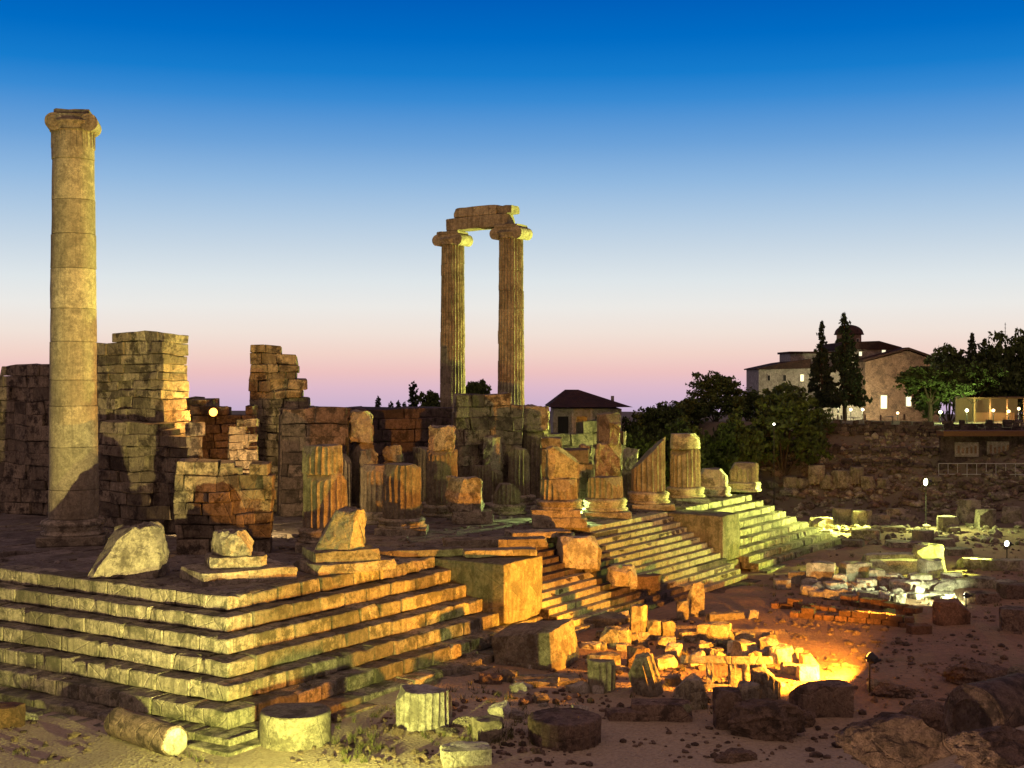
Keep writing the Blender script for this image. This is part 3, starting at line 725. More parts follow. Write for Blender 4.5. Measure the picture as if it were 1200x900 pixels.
# carved frame: two rails and four stiles of one coffer slab, leaning back
loc = gr(855, 808)
t = empty('carved_frame', loc - Vector((0, 0, .05)), 'fragment of a carved stone frame with openings, propped up on its edge', 'carved slab', None, 0, (R(-14), 0, YAW - R(90) + R(-4)))
def fr(nm, x, z, sx, sz, c=1): obj(nm, block((sx, .45, sz), c, .025, 4, x * 9 + z), M['white'], t, bevel=.02, loc=(x, 0, z))
fr('top_rail', -.1, .98, 3.5, .3, 2); fr('bottom_rail', .25, .0, 2.5, .22)
for x in (-.75, .1, .62, 1.25): fr('stile', x, .2, .26, .8)

# ------------------------------------------------------------------ east side: lit heap, foundations, scattered blocks
heap = [(935, 683, 1.0, .8, .7), (948, 690, .9, .7, .6), (962, 684, 1.6, 1.2, 1.3), (975, 692, .8, .7, .5), (985, 686, .9, .6, .7), (1002, 680, 1.7, 1.0, 1.1), (1015, 690, 1.0, .8, .6),
        (1028, 684, .9, .8, .9), (1050, 672, 3.4, 1.0, .9), (1046, 684, 1.1, .9, .6), (1060, 690, 1.5, 1.0, .5), (1078, 686, 1.2, 1.0, .7), (1094, 676, 1.6, 1.1, 1.1), (1100, 690, 1.4, 1.0, .45), (1115, 682, 1.2, .9, .6), (1128, 688, 1.1, .8, .5), (1020, 700, 1.4, .9, .35), (1045, 700, 1.6, 1.0, .3), (990, 702, 1.2, .8, .35), (1075, 700, 1.5, 1.0, .3), (958, 700, .9, .7, .4), (1104, 700, 1.3, .9, .3)]
for i, (px, py, a, b, c) in enumerate(heap):
    blk(px, py, (a, b, c), 'rough pale stone in the floodlit heap right of the stairs', m='white', rot=i * 23 % 40 - 20, group='stones of the floodlit heap', n=4, chips=4)
for i in range(46):
    o = bpy.data.objects.new('heap_stone', clm[(i % 4) * 2]); COL.objects.link(o); q = gr(rng.uniform(940, 1125), rng.gauss(693, 6))
    o.location = q - Vector((0, 0, .06)); o.rotation_euler = (rng.uniform(-.3, .3), rng.uniform(-.3, .3), rng.uniform(0, 6)); k = rng.uniform(.7, 1.5); o.scale = (k, k, k)
    tag(o, 'small chipped stone in the floodlit heap right of the stairs', 'stone fragment', 'small stones of the floodlit heap')
blk(1050, 662, (4.2, 1.2, .8), 'long pale slab laid along the back of the floodlit heap', m='white', rot=3)
blk(1086, 664, (1.8, 1.2, 1.5), 'squared pale block standing at the back of the floodlit heap', m='white', rot=8)
blk(917, 690, (.9, .7, .6), 'single pale stone on the bare earth left of the floodlit heap', m='white')
for pts, lab, sd in (([(905, 712), (985, 718)], 'broken line of orange brick footing below the floodlit heap', 31), ([(925, 722), (1062, 735)], 'longest orange brick footing running along the earth path', 32), ([(985, 708), (1065, 722)], 'short orange brick footing between heap and path', 33)):
    g0, g1 = gr(*pts[0]), gr(*pts[1]); d = g1 - g0; bm = bmesh.new(); r = random.Random(sd); a = math.atan2(d.y, d.x)
    for row in range(2):
        s = r.uniform(0, .3)
        while s < d.length:
            l = r.uniform(.4, .9)
            if r.random() > (.12 + .35 * row):
                c = d.normalized() * (s + l / 2); zz = gz(g0.x + c.x, g0.y + c.y) - g0.z
                box(bm, (c.x, c.y, zz + .1 + row * .26), (l - .05, .55, .27), a + r.uniform(-.06, .06), .03, r, sub=1)
            s += l
    roughen(bm, .03, 2, sd); tag(obj('brick_footing', bm, M['brickred'], loc=g0, bevel=.02), lab, 'low wall')
blk(1112, 730, (1.7, 1.2, 1.15), 'orange tinted block standing alone right of the brick footings', m='brickred', rot=12)
blk(1076, 742, (1.1, .8, .45), 'low orange block at the right end of the longest footing', m='brickred', rot=12)
blk(1192, 738, (1.6, 1.2, 1.1), 'brown block at the right edge behind the boulders', m='rock', rot=-10)
blk(1190, 700, (1.7, 1.0, .8), 'brown block at the right edge above the other one', m='rock')
blk(1150, 706, (1.6, 1.0, .6), 'dim stone right of the floodlit heap', m='rock', rot=20)
far = [(962, 619, 1.6, 'green lit block nearest the far end of the steps', .9), (990, 612, 1.7, 'dark block left of the green lit cube', 1.2), (1010, 616, 1.5, 'green lit cube with a bright top', 1.3), (1032, 612, 1.3, 'low green lit stone right of the cube', .7), (1050, 606, 1.4, 'dim block beneath the big floodlight', .8), (1046, 622, 1.8, 'flat lit slab below the dim block', .4), (1015, 632, 2.0, 'dark broken block above the floodlit heap', .8),
       (1110, 622, 1.5, 'rough dim block right of the upright drum', 1.2), (1135, 612, 1.6, 'tall dim block among the far right stones', 1.9), (1155, 618, 1.7, 'broad dim block at the right, before the small lamp', 1.5), (1186, 612, 1.5, 'dim block at the right edge above the small lamp', 1.3), (1120, 650, 1.8, 'flat dim stone between upright drum and heap', .5), (1140, 664, 1.6, 'dim stone just left of the small lamp', .6), (1165, 668, 1.5, 'dim stone right below the small lamp', .7), (1188, 668, 1.6, 'dim stone at the right edge below the small lamp', .7), (1150, 688, 1.5, 'brown stone in the dark right of the heap', .6), (1178, 690, 1.3, 'low brown stone in the dark near the right edge', .5),
       (1105, 640, 1.4, 'small block behind the upright drum', .6), (1000, 640, 1.4, 'low stone at the bottom of the far steps', .5), (1060, 640, 2.4, 'long low dim slab left of the upright drum', .4)]
for px, py, w, lab, h in far: blk(px, py, (w, w * .75, h), lab, m='marble', rot=(px * 7) % 50 - 25, chips=4, n=4)
# row of drums at the foot of the bank
for i, (px, w, h, fl) in enumerate([(925, 1.3, 1.1, 0), (940, 1.0, .9, 0), (959, 1.5, 1.7, 18), (972, 1.3, 1.3, 0), (989, 1.7, 1.6, 0), (1005, 1.5, 1.5, 18), (1019, 1.2, 1.1, 0), (905, 1.0, .7, 0), (1036, 1.0, .9, 0)]):
    lab = ['squat stone in the row below the bank, second from its left end', 'small stone in the row below the bank beside the tall fluted one', 'tall fluted drum in the row below the bank', 'plain stone touching the tall fluted drum below the bank', 'broadest stone in the middle of the row below the bank', 'fluted drum right of the broadest stone below the bank', 'low stone near the right end of the row below the bank', 'leftmost small stone in the row below the bank', 'rightmost small stone in the row below the bank'][i]
    if fl: fdrum(px, 572, w / 2, h, lab, fl, group='row of stones below the bank', fd=.06)
    else: blk(px, 572, (w, w * .8, h), lab, rot=i * 31 % 50, chips=4, n=4, group='row of stones below the bank')
# dry stone terraces on the bank
def bankwall(px0, px1, py, h, lab, sd):
    g0, g1 = gr(px0, py), gr(px1, py); d = g1 - g0; L = d.length; d.normalize(); a = math.atan2(d.y, d.x); r = random.Random(sd); bm = bmesh.new()
    for row in range(int(h / .34)):
        s = 0
        while s < L:
            l = r.uniform(.45, 1.1)
            if row < int(h / .34) - 1 or r.random() > .3:
                c = d * (s + l / 2); zz = gz(g0.x + c.x, g0.y + c.y) - g0.z
                box(bm, (c.x, c.y, zz + .1 + row * .34), (l - .05, r.uniform(.5, .75), .33), a + r.uniform(-.1, .1), .05, r)
            s += l
    roughen(bm, .04, 1.5, sd); tag(obj('dry_stone_wall', bm, M['shaded_wall'], loc=g0, bevel=.03), lab, 'stone wall')
bankwall(880, 1105, 548, 1.0, 'lowest dry stone terrace wall on the dark bank', 51)
bankwall(870, 1100, 533, 1.0, 'middle dry stone terrace wall on the dark bank', 52)
bankwall(965, 1215, 508, 1.4, 'top dry stone wall under the church terrace', 53)
# loose rubble nobody could count
bm = bmesh.new(); r = random.Random(77); n = 0
def pebble(p, s):
    v0 = len(bm.verts); q = bmesh.ops.create_icosphere(bm, subdivisions=1, radius=s)['verts']
    k = Vector((r.uniform(.7, 1.4), r.uniform(.7, 1.4), r.uniform(.5, .9))); rm = Matrix.Rotation(r.uniform(0, 6), 3, 'Z')
    for v in q: v.co = rm @ Vector((v.co.x * k.x, v.co.y * k.y, v.co.z * k.z)) * r.uniform(.75, 1.2) + p
for i in range(5200):
    u = r.random()
    if u < .35: px, py = r.uniform(380, 900), r.uniform(725, 898)
    elif u < .39: px, py = r.uniform(0, 400), r.uniform(845, 899)
    elif u < .68: px, py = r.uniform(900, 1200), r.uniform(600, 790)
    elif u < .9: px, py = r.uniform(860, 1200), r.uniform(505, 600)
    else: px, py = r.uniform(780, 1200), r.uniform(760, 895)
    p = gr(px, py)
    if -6.2 < p.x < XN + 6 and p.y > -6.2 : continue
    s = abs(r.gauss(0, .07)) + .025
    if u >= .68 and u < .9: s *= 2.6
    if noise.noise(p * .45) < -.05 and u < .68: continue
    pebble(p + Vector((0, 0, s * .2)), s)
tag(obj('rubble', bm, M['rock']), 'loose gravel and broken stone scattered over the earth', 'rubble', kind='stuff')
bm = bmesh.new()
for i in range(2600):
    p = gr(r.uniform(850, 1205), r.uniform(500, 640))
    if p.x < XN + 6 and p.y > -6.2: continue
    if noise.noise(p * .3) < -.1: continue
    s = abs(r.gauss(0, .17)) + .07; pebble(p + Vector((0, 0, s * .25)), s)
tag(obj('bank_rubble', bm, M['marble'], bevel=0), 'broken stones strewn over the dark bank and the ground below it', 'rubble', kind='stuff')
# chips of stone lying on the platform
bm = bmesh.new()
for i in range(700):
    p = Vector((r.uniform(1, 50), abs(r.gauss(0, 9)) + .6, 0)); pebble(p, abs(r.gauss(0, .07)) + .03)
tag(obj('stone_chips', bm, M['paving']), 'small stone chips strewn over the platform paving', 'rubble', kind='stuff')
# dry grass tufts
bm = bmesh.new()
def tuft(p, h, n):
    for k in range(n):
        a = r.uniform(0, 6.28); b = p + Vector((r.gauss(0, .07), r.gauss(0, .07), 0)); w = Vector((math.cos(a), math.sin(a), 0)) * .012
        tip = b + Vector((r.gauss(0, .09), r.gauss(0, .09), h * r.uniform(.5, 1)))
        bm.faces.new([bm.verts.new(b - w), bm.verts.new(b + w), bm.verts.new(tip)])
for i in range(900):
    px, py = (r.uniform(390, 620), r.uniform(800, 898)) if i < 260 else (r.uniform(0, 300), r.uniform(850, 899)) if i < 290 else (r.uniform(850, 1200), r.uniform(520, 720)) if i < 780 else (r.uniform(560, 900), r.uniform(745, 880))
    p = gr(px, py)
    if -6.3 < p.x < XN + 6 and p.y > -6.3 or noise.noise(p * .3) < 0: continue
    tuft(p, r.uniform(.15, .4), 14)
tag(obj('grass', bm, M['scrub']), 'dry grass growing in tufts between the stones', 'grass', kind='stuff')

# ------------------------------------------------------------------ trees
def leaf_cloud(bm, blobs, n, size, rnd, flat=.5, droop=0):
    tot = sum(b[1][0] * b[1][1] * b[1][2] for b in blobs)
    for c, rad in blobs:
        k = int(n * rad[0] * rad[1] * rad[2] / tot); c = Vector(c)
        clumps = []
        for i in range(max(5, k // 26)):
            d = Vector((rnd.gauss(0, 1), rnd.gauss(0, 1), rnd.gauss(0, 1))).normalized() * (rnd.random() ** .38)
            clumps.append((c + Vector((d.x * rad[0], d.y * rad[1], d.z * rad[2])), rnd.uniform(.5, 1.25)))
        for i in range(k):
            q, w = rnd.choice(clumps)
            p = q + Vector((rnd.gauss(0, .33), rnd.gauss(0, .33), rnd.gauss(0, .24))) * w * min(rad) * .42
            u = Vector((rnd.gauss(0, 1), rnd.gauss(0, 1), rnd.gauss(0, flat) - droop)).normalized(); v = u.orthogonal().normalized(); v = Matrix.Rotation(rnd.uniform(0, 6.28), 3, u) @ v
            s = size * rnd.uniform(.6, 1.4); u2 = u.cross(v)
            bm.faces.new([bm.verts.new(p - v * s), bm.verts.new(p + u2 * s * .5), bm.verts.new(p + v * s), bm.verts.new(p - u2 * s * .5)])
def tree_proto(kind, seed):
    rnd = random.Random(seed); t = empty(kind, (0, 0, -50), 'tree', 'tree')
    tb = bmesh.new(); cb = bmesh.new()          # unit: height 1 scaled later -> built 10 m tall
    if kind == 'broadleaf_tree':
        tube(tb, (0, 0, -.4), (.1, .05, 3.2), .32, .22); blobs = []
        for i in range(8):
            a = i * 2.4 + rnd.uniform(-.3, .3); d = rnd.uniform(1.0, 2.4); z = rnd.uniform(4.2, 8.2); tip = (math.cos(a) * d, math.sin(a) * d, z)
            tube(tb, (.1, .05, 2.6 + i * .12), tip, .13, .04, 6); blobs.append((tip, [rnd.uniform(1.5, 2.3)] * 2 + [rnd.uniform(1.2, 1.8)]))
        blobs.append(((0, 0, 7.6), (1.9, 1.9, 2.0))); leaf_cloud(cb, blobs, 9000, .27, rnd); m = M['leaf']
    elif kind == 'bush':
        blobs = []
        for i in range(9):
            a = i * 2.4; d = rnd.uniform(.8, 3.0); z = rnd.uniform(2.2, 7); tip = (math.cos(a) * d, math.sin(a) * d, z)
            tube(tb, (0, 0, -.3), tip, .12, .03, 6); blobs.append((tip, (rnd.uniform(1.8, 2.6), rnd.uniform(1.8, 2.6), rnd.uniform(1.8, 2.6))))
        blobs.append(((0, 0, 7.4), (2.2, 2.2, 2.2))); leaf_cloud(cb, blobs, 9000, .26, rnd); m = M['leaf']
    elif kind == 'cypress':
        tube(tb, (0, 0, -.4), (0, 0, 8), .16, .05); blobs = [((0, 0, 1.6 + i * .9), (1.0 * math.sin(math.pi * (.18 + .8 * (1 - i / 9.5))) ** .8, ) * 2 + (.9,)) for i in range(9)]
        leaf_cloud(cb, blobs, 4200, .2, rnd, 1.6); m = M['needle']
    else:                                                    # conifer with tiers of drooping boughs
        tube(tb, (0, 0, -.4), (0, 0, 9.8), .25, .03); blobs = []
        z = 2.0
        while z < 9.6:
            rad = (9.9 - z) * .27 + .12
            for i in range(7 if z < 7 else 4):
                a = rnd.uniform(0, 6.28); e = rad * rnd.uniform(.75, 1.15); tip = Vector((math.cos(a) * e, math.sin(a) * e, z - e * .25))
                tube(tb, (0, 0, z), tip, .045, .015, 4)
                for f in (.45, .8, 1.0): blobs.append((tuple(Vector((0, 0, z)).lerp(tip, f)), (.12 + rad * .2, .12 + rad * .2, .14 + rad * .05)))
            z += .52 * (1.1 - z * .05)
        leaf_cloud(cb, blobs, 8000, .22, rnd, .6); m = M['needle']
    obj('trunk', tb, M['trunk'], t); obj('crown', cb, m, t)
    return t
protos = {}; used = set()
def tree(kind, px, top, wpx, dep, label, v=0, zb=None, group=None):
    p = dp(px, dep); p.z = gz(p.x, p.y) - .1 if zb is None else zb
    hgt = zat(top, dep) - p.z; wid = wpx * dep / F_PX
    nat = {'broadleaf_tree': 7.4, 'bush': 8.2, 'cypress': 2.2, 'conifer': 5.4}[kind]
    key = (kind, v)
    if key not in protos: protos[key] = tree_proto(kind, 100 + v * 7 + len(kind))
    src = protos[key]; hn = {'broadleaf_tree': 9.6, 'bush': 9.4, 'cypress': 9.7, 'conifer': 9.9}[kind]
    sc = (wid / nat, wid / nat, hgt / hn)
    if key not in used: used.add(key); t = src; t.location = p; t.scale = sc; t.rotation_euler = (0, 0, px); t['label'] = label
    else: t = copy_thing(src, p, px * 1.7, label, sc)
    if group: t['group'] = group
    return t
G1 = 'dark trees beyond the temple'
for kind, px, top, w, d, lab, v in [('bush', 744, 487, 60, 128, 'dark tree touching the right end of the hipped roof house', 0), ('bush', 774, 471, 64, 131, 'dark tree rising behind the slanted stump', 1), ('bush', 806, 465, 58, 134, 'dark tree left of the tallest round crown', 0),
        ('bush', 838, 435, 66, 138, 'tallest round crowned tree in the dark mass right of the columns', 1), ('bush', 876, 456, 54, 140, 'dark tree between the tallest round crown and the big bush', 0), ('bush', 918, 449, 106, 124, 'big round bush in front of the church left wing', 1),
        ('bush', 858, 484, 84, 121, 'dense shrub low in front of the tallest round crown', 0), ('bush', 800, 490, 84, 119, 'dense shrub behind the two drum stump', 1), ('bush', 748, 506, 62, 117, 'dense dark shrub right of the tall square pier', 0), ('bush', 958, 478, 40, 128, 'lower bush between the big bush and the lit courtyard', 1)]:
    tree(kind, px, top, w, d, lab, v, group=G1)
tree('conifer', 963, 374, 44, 146, 'slimmer pointed conifer in front of the church, on the left', 0, group='conifers in front of the church')
tree('conifer', 990, 364, 58, 144, 'broader taller conifer hiding the church dome edge', 1, group='conifers in front of the church')
for px, top, w, d, v, lab in [(484, 447, 13, 200, 0, 'tallest dark cypress left of the twin columns'), (443, 464, 8, 205, 0, 'slim cypress leftmost in the far row'), (458, 470, 8, 207, 0, 'slim cypress second from the left in the far row'), (467, 469, 7, 207, 0, 'thin cypress third from the left in the far row'), (474, 471, 7, 209, 0, 'short cypress right beside the tallest cypress')]:
    tree('cypress', px, top, w, d, lab, v, zb=gz(dp(px, d).x, dp(px, d).y) - 2, group='far cypresses')
tree('broadleaf_tree', 506, 458, 34, 190, 'far dark tree against the left twin column', 1, zb=0, group='far trees behind the twin columns')
tree('broadleaf_tree', 559, 446, 36, 190, 'far dark tree showing between the twin columns', 0, zb=0, group='far trees behind the twin columns')
G2 = 'trees over the cafe'
tree('broadleaf_tree', 1090, 428, 76, 141, 'green lit tree right beside the church gable', 0, group=G2)
tree('conifer', 1139, 388, 44, 150, 'pointed conifer above the cafe lamps', 1, group=G2)
tree('bush', 1112, 404, 74, 152, 'dark tree behind the green lit one', 1, group=G2)
tree('broadleaf_tree', 1142, 424, 70, 139, 'leafy tree lit from below over the cafe', 1, group=G2)
tree('bush', 1166, 396, 74, 152, 'dark tree under the thin mast', 0, group=G2)
tree('bush', 1200, 386, 80, 148, 'dark tree cut by the right edge', 1, group=G2)

# ------------------------------------------------------------------ church
DCH = 165.; SC = F_PX / DCH
def local(px, dep, label, cat, name, zb, rot=0):
    p = dp(px, dep); p.z = zb
    return empty(name, p, label, cat, None, YAW - R(90) + R(rot))
ZC = 2.6
ch = local(1014, DCH, 'old stone church with a tiled dome and a broad gable', 'church', 'church', ZC)
X = lambda px: (px - 1014) / SC
Z = lambda py: zat(py, DCH) - ZC
bm = bmesh.new(); poly_prism(bm, [(X(1014), 0), (X(1100), 0), (X(1100), Z(424)), (X(1064), Z(411)), (X(1014), Z(424))], 0, 12); roughen(bm, .02, 1); obj('gable_wall', bm, M['church'], ch)
bm = bmesh.new()
poly_prism(bm, [(X(1011), Z(424)), (X(1064), Z(409.5)), (X(1104), Z(423)), (X(1104), Z(421)), (X(1064), Z(407)), (X(1011), Z(421.5))], -.35, 12.3); obj('roof', bm, M['tile'], ch)
bm = bmesh.new(); bx(bm, X(1000), X(1065), 4, 15, 0, Z(408)); obj('upper_wall', bm, M['plaster'], ch)
bm = bmesh.new(); poly_prism(bm, [(X(998), Z(409)), (X(1067), Z(409)), (X(1067), Z(406)), (X(1040), Z(398.5)), (X(998), Z(400))], 3.7, 15.3); obj('roof', bm, M['tile'], ch)
bm = bmesh.new(); lathe(bm, [(1.62, Z(412), 0), (1.62, Z(389), 0)], 12); d_ = obj('dome_drum', bm, M['church'], ch, loc=(0, 8, 0))
bm = bmesh.new(); lathe(bm, [(1.9, Z(390), 0), (1.9, Z(388.5), 0)] + [(1.82 * math.cos(a * .15), Z(388.5) + 1.15 * math.sin(a * .15), 0) for a in range(0, 11)], 24); obj('dome', bm, M['tile'], ch, loc=(0, 8, 0), smooth_=True)
bm = bmesh.new(); bx(bm, X(898), X(1000), 5, 14, 0, Z(431)); obj('wing_wall', bm, M['plaster'], ch)
bm = bmesh.new(); poly_prism(bm, [(X(895.5), Z(433)), (X(960), Z(431.5)), (X(960), Z(420)), (X(930), Z(424)), (X(895.5), Z(431.5))], 4.6, 14.4); obj('roof', bm, M['tile'], ch)
bm = bmesh.new(); bx(bm, X(942), X(1000), 8, 15, 0, Z(413)); obj('tower_wall', bm, M['plaster'], ch)
bm = bmesh.new(); bx(bm, X(940), X(1001), 7.6, 15.4, Z(413), Z(410.5)); obj('roof', bm, M['tile'], ch)
bm = bmesh.new(); bx(bm, X(962), X(1013.5), 1.2, 1.9, 0, Z(466)); obj('courtyard_wall', bm, M['plaster'], ch)
def win(px, py, w, h, y, lit=True, cx=0):
    bm = bmesh.new(); a, b = X(px - w / 2), X(px + w / 2); z0, z1 = Z(py + h / 2), Z(py - h / 2); f = .1
    bx(bm, a - f, a, y - .1, y + .05, z0 - f, z1 + f); bx(bm, b, b + f, y - .1, y + .05, z0 - f, z1 + f); bx(bm, a, b, y - .1, y + .05, z1, z1 + f); bx(bm, a, b, y - .1, y + .05, z0 - f, z0)
    o = obj('window', bm, M['plaster'], ch)
    bm = bmesh.new(); bx(bm, a, b, y - .03, y + .06, z0, z1); obj('pane', bm, M['lit_window' if lit else 'glass'], o)
win(1035.5, 471, 7, 15, -.02); win(1064.5, 470.5, 6, 11, -.02); win(1018, 414, 3.5, 5, 3.98); win(1046, 411, 4.5, 3, 3.98); win(1007, 397, 2.4, 5, 6.45); win(1021, 398, 2.4, 5, 6.5, False)
win(950, 443, 4, 8, 4.98); win(929, 443, 3.5, 7, 4.98, False); win(910, 443, 3, 6, 4.98, False); win(985, 478, 3, 12, 1.18, False)
# house with hipped roof
hs = local(690, 126, 'dark house with a wide hipped roof behind the temple walls', 'house', 'house', -2.2)
SH = F_PX / 126; hx = lambda px: (px - 690) / SH; hz = lambda py: zat(py, 126) + 2.2
bm = bmesh.new(); bx(bm, hx(648), hx(728), 0, 8, 0, hz(479)); obj('wall', bm, M['plaster'], hs)
bm = bmesh.new()
b_ = [bm.verts.new(v) for v in ((hx(641), -.8, hz(477)), (hx(741), -.8, hz(477)), (hx(741), 9, hz(477)), (hx(641), 9, hz(477)))]
t_ = [bm.verts.new(v) for v in ((hx(664), 3.8, hz(457)), (hx(680), 3.8, hz(457)))]
for f in ((b_[0], b_[1], t_[1], t_[0]), (b_[2], b_[3], t_[0], t_[1]), (b_[1], b_[2], t_[1]), (b_[3], b_[0], t_[0]), (b_[3], b_[2], b_[1], b_[0])): bm.faces.new(f)
ro = obj('roof', bm, M['tile'], hs)
bm = bmesh.new(); bx(bm, hx(719), hx(722.5), 3, 3.4, hz(474), hz(464.5)); obj('chimney', bm, M['plaster'], ro)
bm = bmesh.new()
for px in (650, 671, 693, 715, 727): bx(bm, hx(px) - .1, hx(px) + .1, -.25, -.05, 0, hz(479))
obj('porch_posts', bm, M['plaster'], hs)
for px in (660, 682, 704):
    bm = bmesh.new(); bx(bm, hx(px) - .5, hx(px) + .5, -.03, .1, hz(512), hz(488)); obj('window', bm, M['glass'], hs)

# ------------------------------------------------------------------ cafe, kiosk, railing, mast
cf = local(1145, 137, 'open cafe pavilion glowing with warm light under the trees', 'cafe', 'cafe_pavilion', gz(*dp(1145, 137).xy[:]) - .05)
SF = F_PX / 137; fx = lambda px: (px - 1145) / SF
bm = bmesh.new(); bx(bm, fx(1140), fx(1215), 5.2, 5.5, 0, 2.5); obj('back_wall', bm, M['lit_wall'], cf)
bm = bmesh.new(); bx(bm, fx(1140), fx(1218), -.6, 5.6, 2.5, 2.66); obj('roof', bm, M['wood'], cf)
for px in (1142, 1160, 1180, 1200):
    bm = bmesh.new(); bx(bm, fx(px) - .07, fx(px) + .07, -.1, .05, 0, 2.5); obj('post', bm, M['wood'], cf)
bm = bmesh.new(); bx(bm, fx(1150), fx(1196), 1.6, 2.1, 0, 1.05); obj('counter', bm, M['wood'], cf)
def point(parent, loc, c, w, rad=.12):
    l = bpy.data.lights.new('bulb_light', 'POINT'); l.color = c; l.energy = w; l.shadow_soft_size = rad
    o = bpy.data.objects.new('bulb_light', l); COL.objects.link(o); o.location = loc; o.parent = parent; return o
def lantern(px, py, dep, label, c, w, m, pole=True, group=None, rb=.16):
    p = dp(px, dep); g_ = gz(p.x, p.y); z = zat(py, dep)
    t = empty('lantern', (p.x, p.y, g_), label, 'lamp', group)
    if pole: bm = bmesh.new(); tube(bm, (0, 0, -.1), (0, 0, z - g_ - rb), .05); obj('pole', bm, M['metal'], t)
    else: bm = bmesh.new(); tube(bm, (0, 0, z - g_ + rb), (0, 0, z - g_ + rb + .5), .02); obj('cord', bm, M['metal'], t)
    bm = bmesh.new(); bmesh.ops.create_icosphere(bm, subdivisions=2, radius=rb); obj('globe', bm, M[m], t, loc=(0, 0, z - g_), smooth_=True)
    point(t, (0, 0, z - g_), c, w, rb * 1.3).data.use_shadow = True
    return t
WARM, GRN, ORG, WHT = (1, .72, .34), (.93, 1, .42), (1, .46, .08), (1, .96, .68)
for px, py, d, lab, c, w, m in [(1102, 483, 134, 'bright lamp at the left end of the cafe', (.8, 1, .35), 1700, 'lamp_green'), (1133, 481, 135.5, 'brightest lamp under the cafe trees', (.8, 1, .35), 2400, 'lamp_green'),
        (1164, 481, 136.5, 'warm bulb over the cafe counter, left of the two', WARM, 500, 'lamp_warm'), (1182, 482, 136.5, 'warm bulb over the cafe counter, right of the two', WARM, 600, 'lamp_warm'), (1194, 479, 136.6, 'warm bulb at the right edge of the cafe', WARM, 350, 'lamp_warm'),
        (976, 466, 158, 'lamp on the courtyard wall beneath the conifers', (1, .95, .5), 3600, 'lamp_white'), (997, 480, 160, 'low lamp in the church courtyard, left of the pair', (1, .9, .45), 2600, 'lamp_white'), (1011, 480, 160, 'low lamp in the church courtyard, right of the pair', (1, .9, .45), 2600, 'lamp_white'),
        (1052, 484, 156, 'added orange lamp warming the church gable from its foot', (1, .6, .3), 2000, 'lamp_warm')]:  # gable lamp is added to brighten the church wall
    lantern(px, py, d, lab, c, w, m, group='lamps of the church terrace and cafe')
lantern(907, 497, 119, 'tiny white lamp glinting in the big round bush', (1, .95, .8), 40, 'lamp_white', rb=.1)
# kiosk with two panels
kd = depth(gr(1150, 545)); kg = gr(1150, 545)
ki = empty('kiosk', kg - Vector((0, 0, .3)), 'low dark shelter with two pale panels behind the railing', 'kiosk', None, YAW - R(90)); SK = F_PX / kd; kx = lambda px: (px - 1150) / SK; kz = lambda py: zat(py, kd) - kg.z + .3
bm = bmesh.new(); bx(bm, kx(1106), kx(1222), 1, 1.3, -.8, kz(511)); obj('back_wall', bm, M['shaded_wall'], ki)
bm = bmesh.new(); bx(bm, kx(1104), kx(1224), -.4, 1.6, kz(511), kz(505)); obj('roof', bm, M['wood'], ki)
for a, b, c, d in ((1123, 1151, 519, 536), (1161, 1187, 518, 536)):
    bm = bmesh.new(); bx(bm, kx(a), kx(b), .88, .98, kz(d), kz(c)); o = obj('panel', bm, M['plaster'], ki)
    bm = bmesh.new()
    for i in range(5): bx(bm, kx(a + 3 + i * 5), kx(a + 5.5 + i * 5), .84, .875, kz(d - 4), kz(c + 4 + (i * 7) % 4))
    obj('panel_figures', bm, M['church'], o)
# railing
rl = [(1100, 560), (1225, 560)]; g0, g1 = gr(*rl[0]), gr(*rl[1]); d_ = g1 - g0; L = Vector((d_.x, d_.y)).length
ra_ = empty('railing', g0, 'pale metal railing below the shelter at the right', 'railing', None, math.atan2(d_.y, d_.x))
def zr(s): return (g1.z - g0.z) * s / L
for zz in (.25, 1.2):
    bm = bmesh.new(); tube(bm, (0, 0, zz), (L, 0, zz + zr(L)), .035); obj('rail', bm, M['rail'], ra_)
for i in range(12):
    s = L * i / 11; bm = bmesh.new(); tube(bm, (s, 0, zr(s) - .4), (s, 0, zr(s) + 1.2), .03); obj('post', bm, M['rail'], ra_)
bm = bmesh.new(); ms = dp(1178, 160); mz = gz(ms.x, ms.y); tube(bm, (0, 0, 0), (0, 0, zat(378, 160) - mz), .06, .03)
for k in range(4): tube(bm, (-.5, 0, zat(380, 160) - mz - k * .45), (.5, 0, zat(380, 160) - mz - k * .45), .02)
tag(obj('mast', bm, M['metal'], loc=(ms.x, ms.y, mz)), 'thin aerial mast rising above the trees at the right', 'mast')
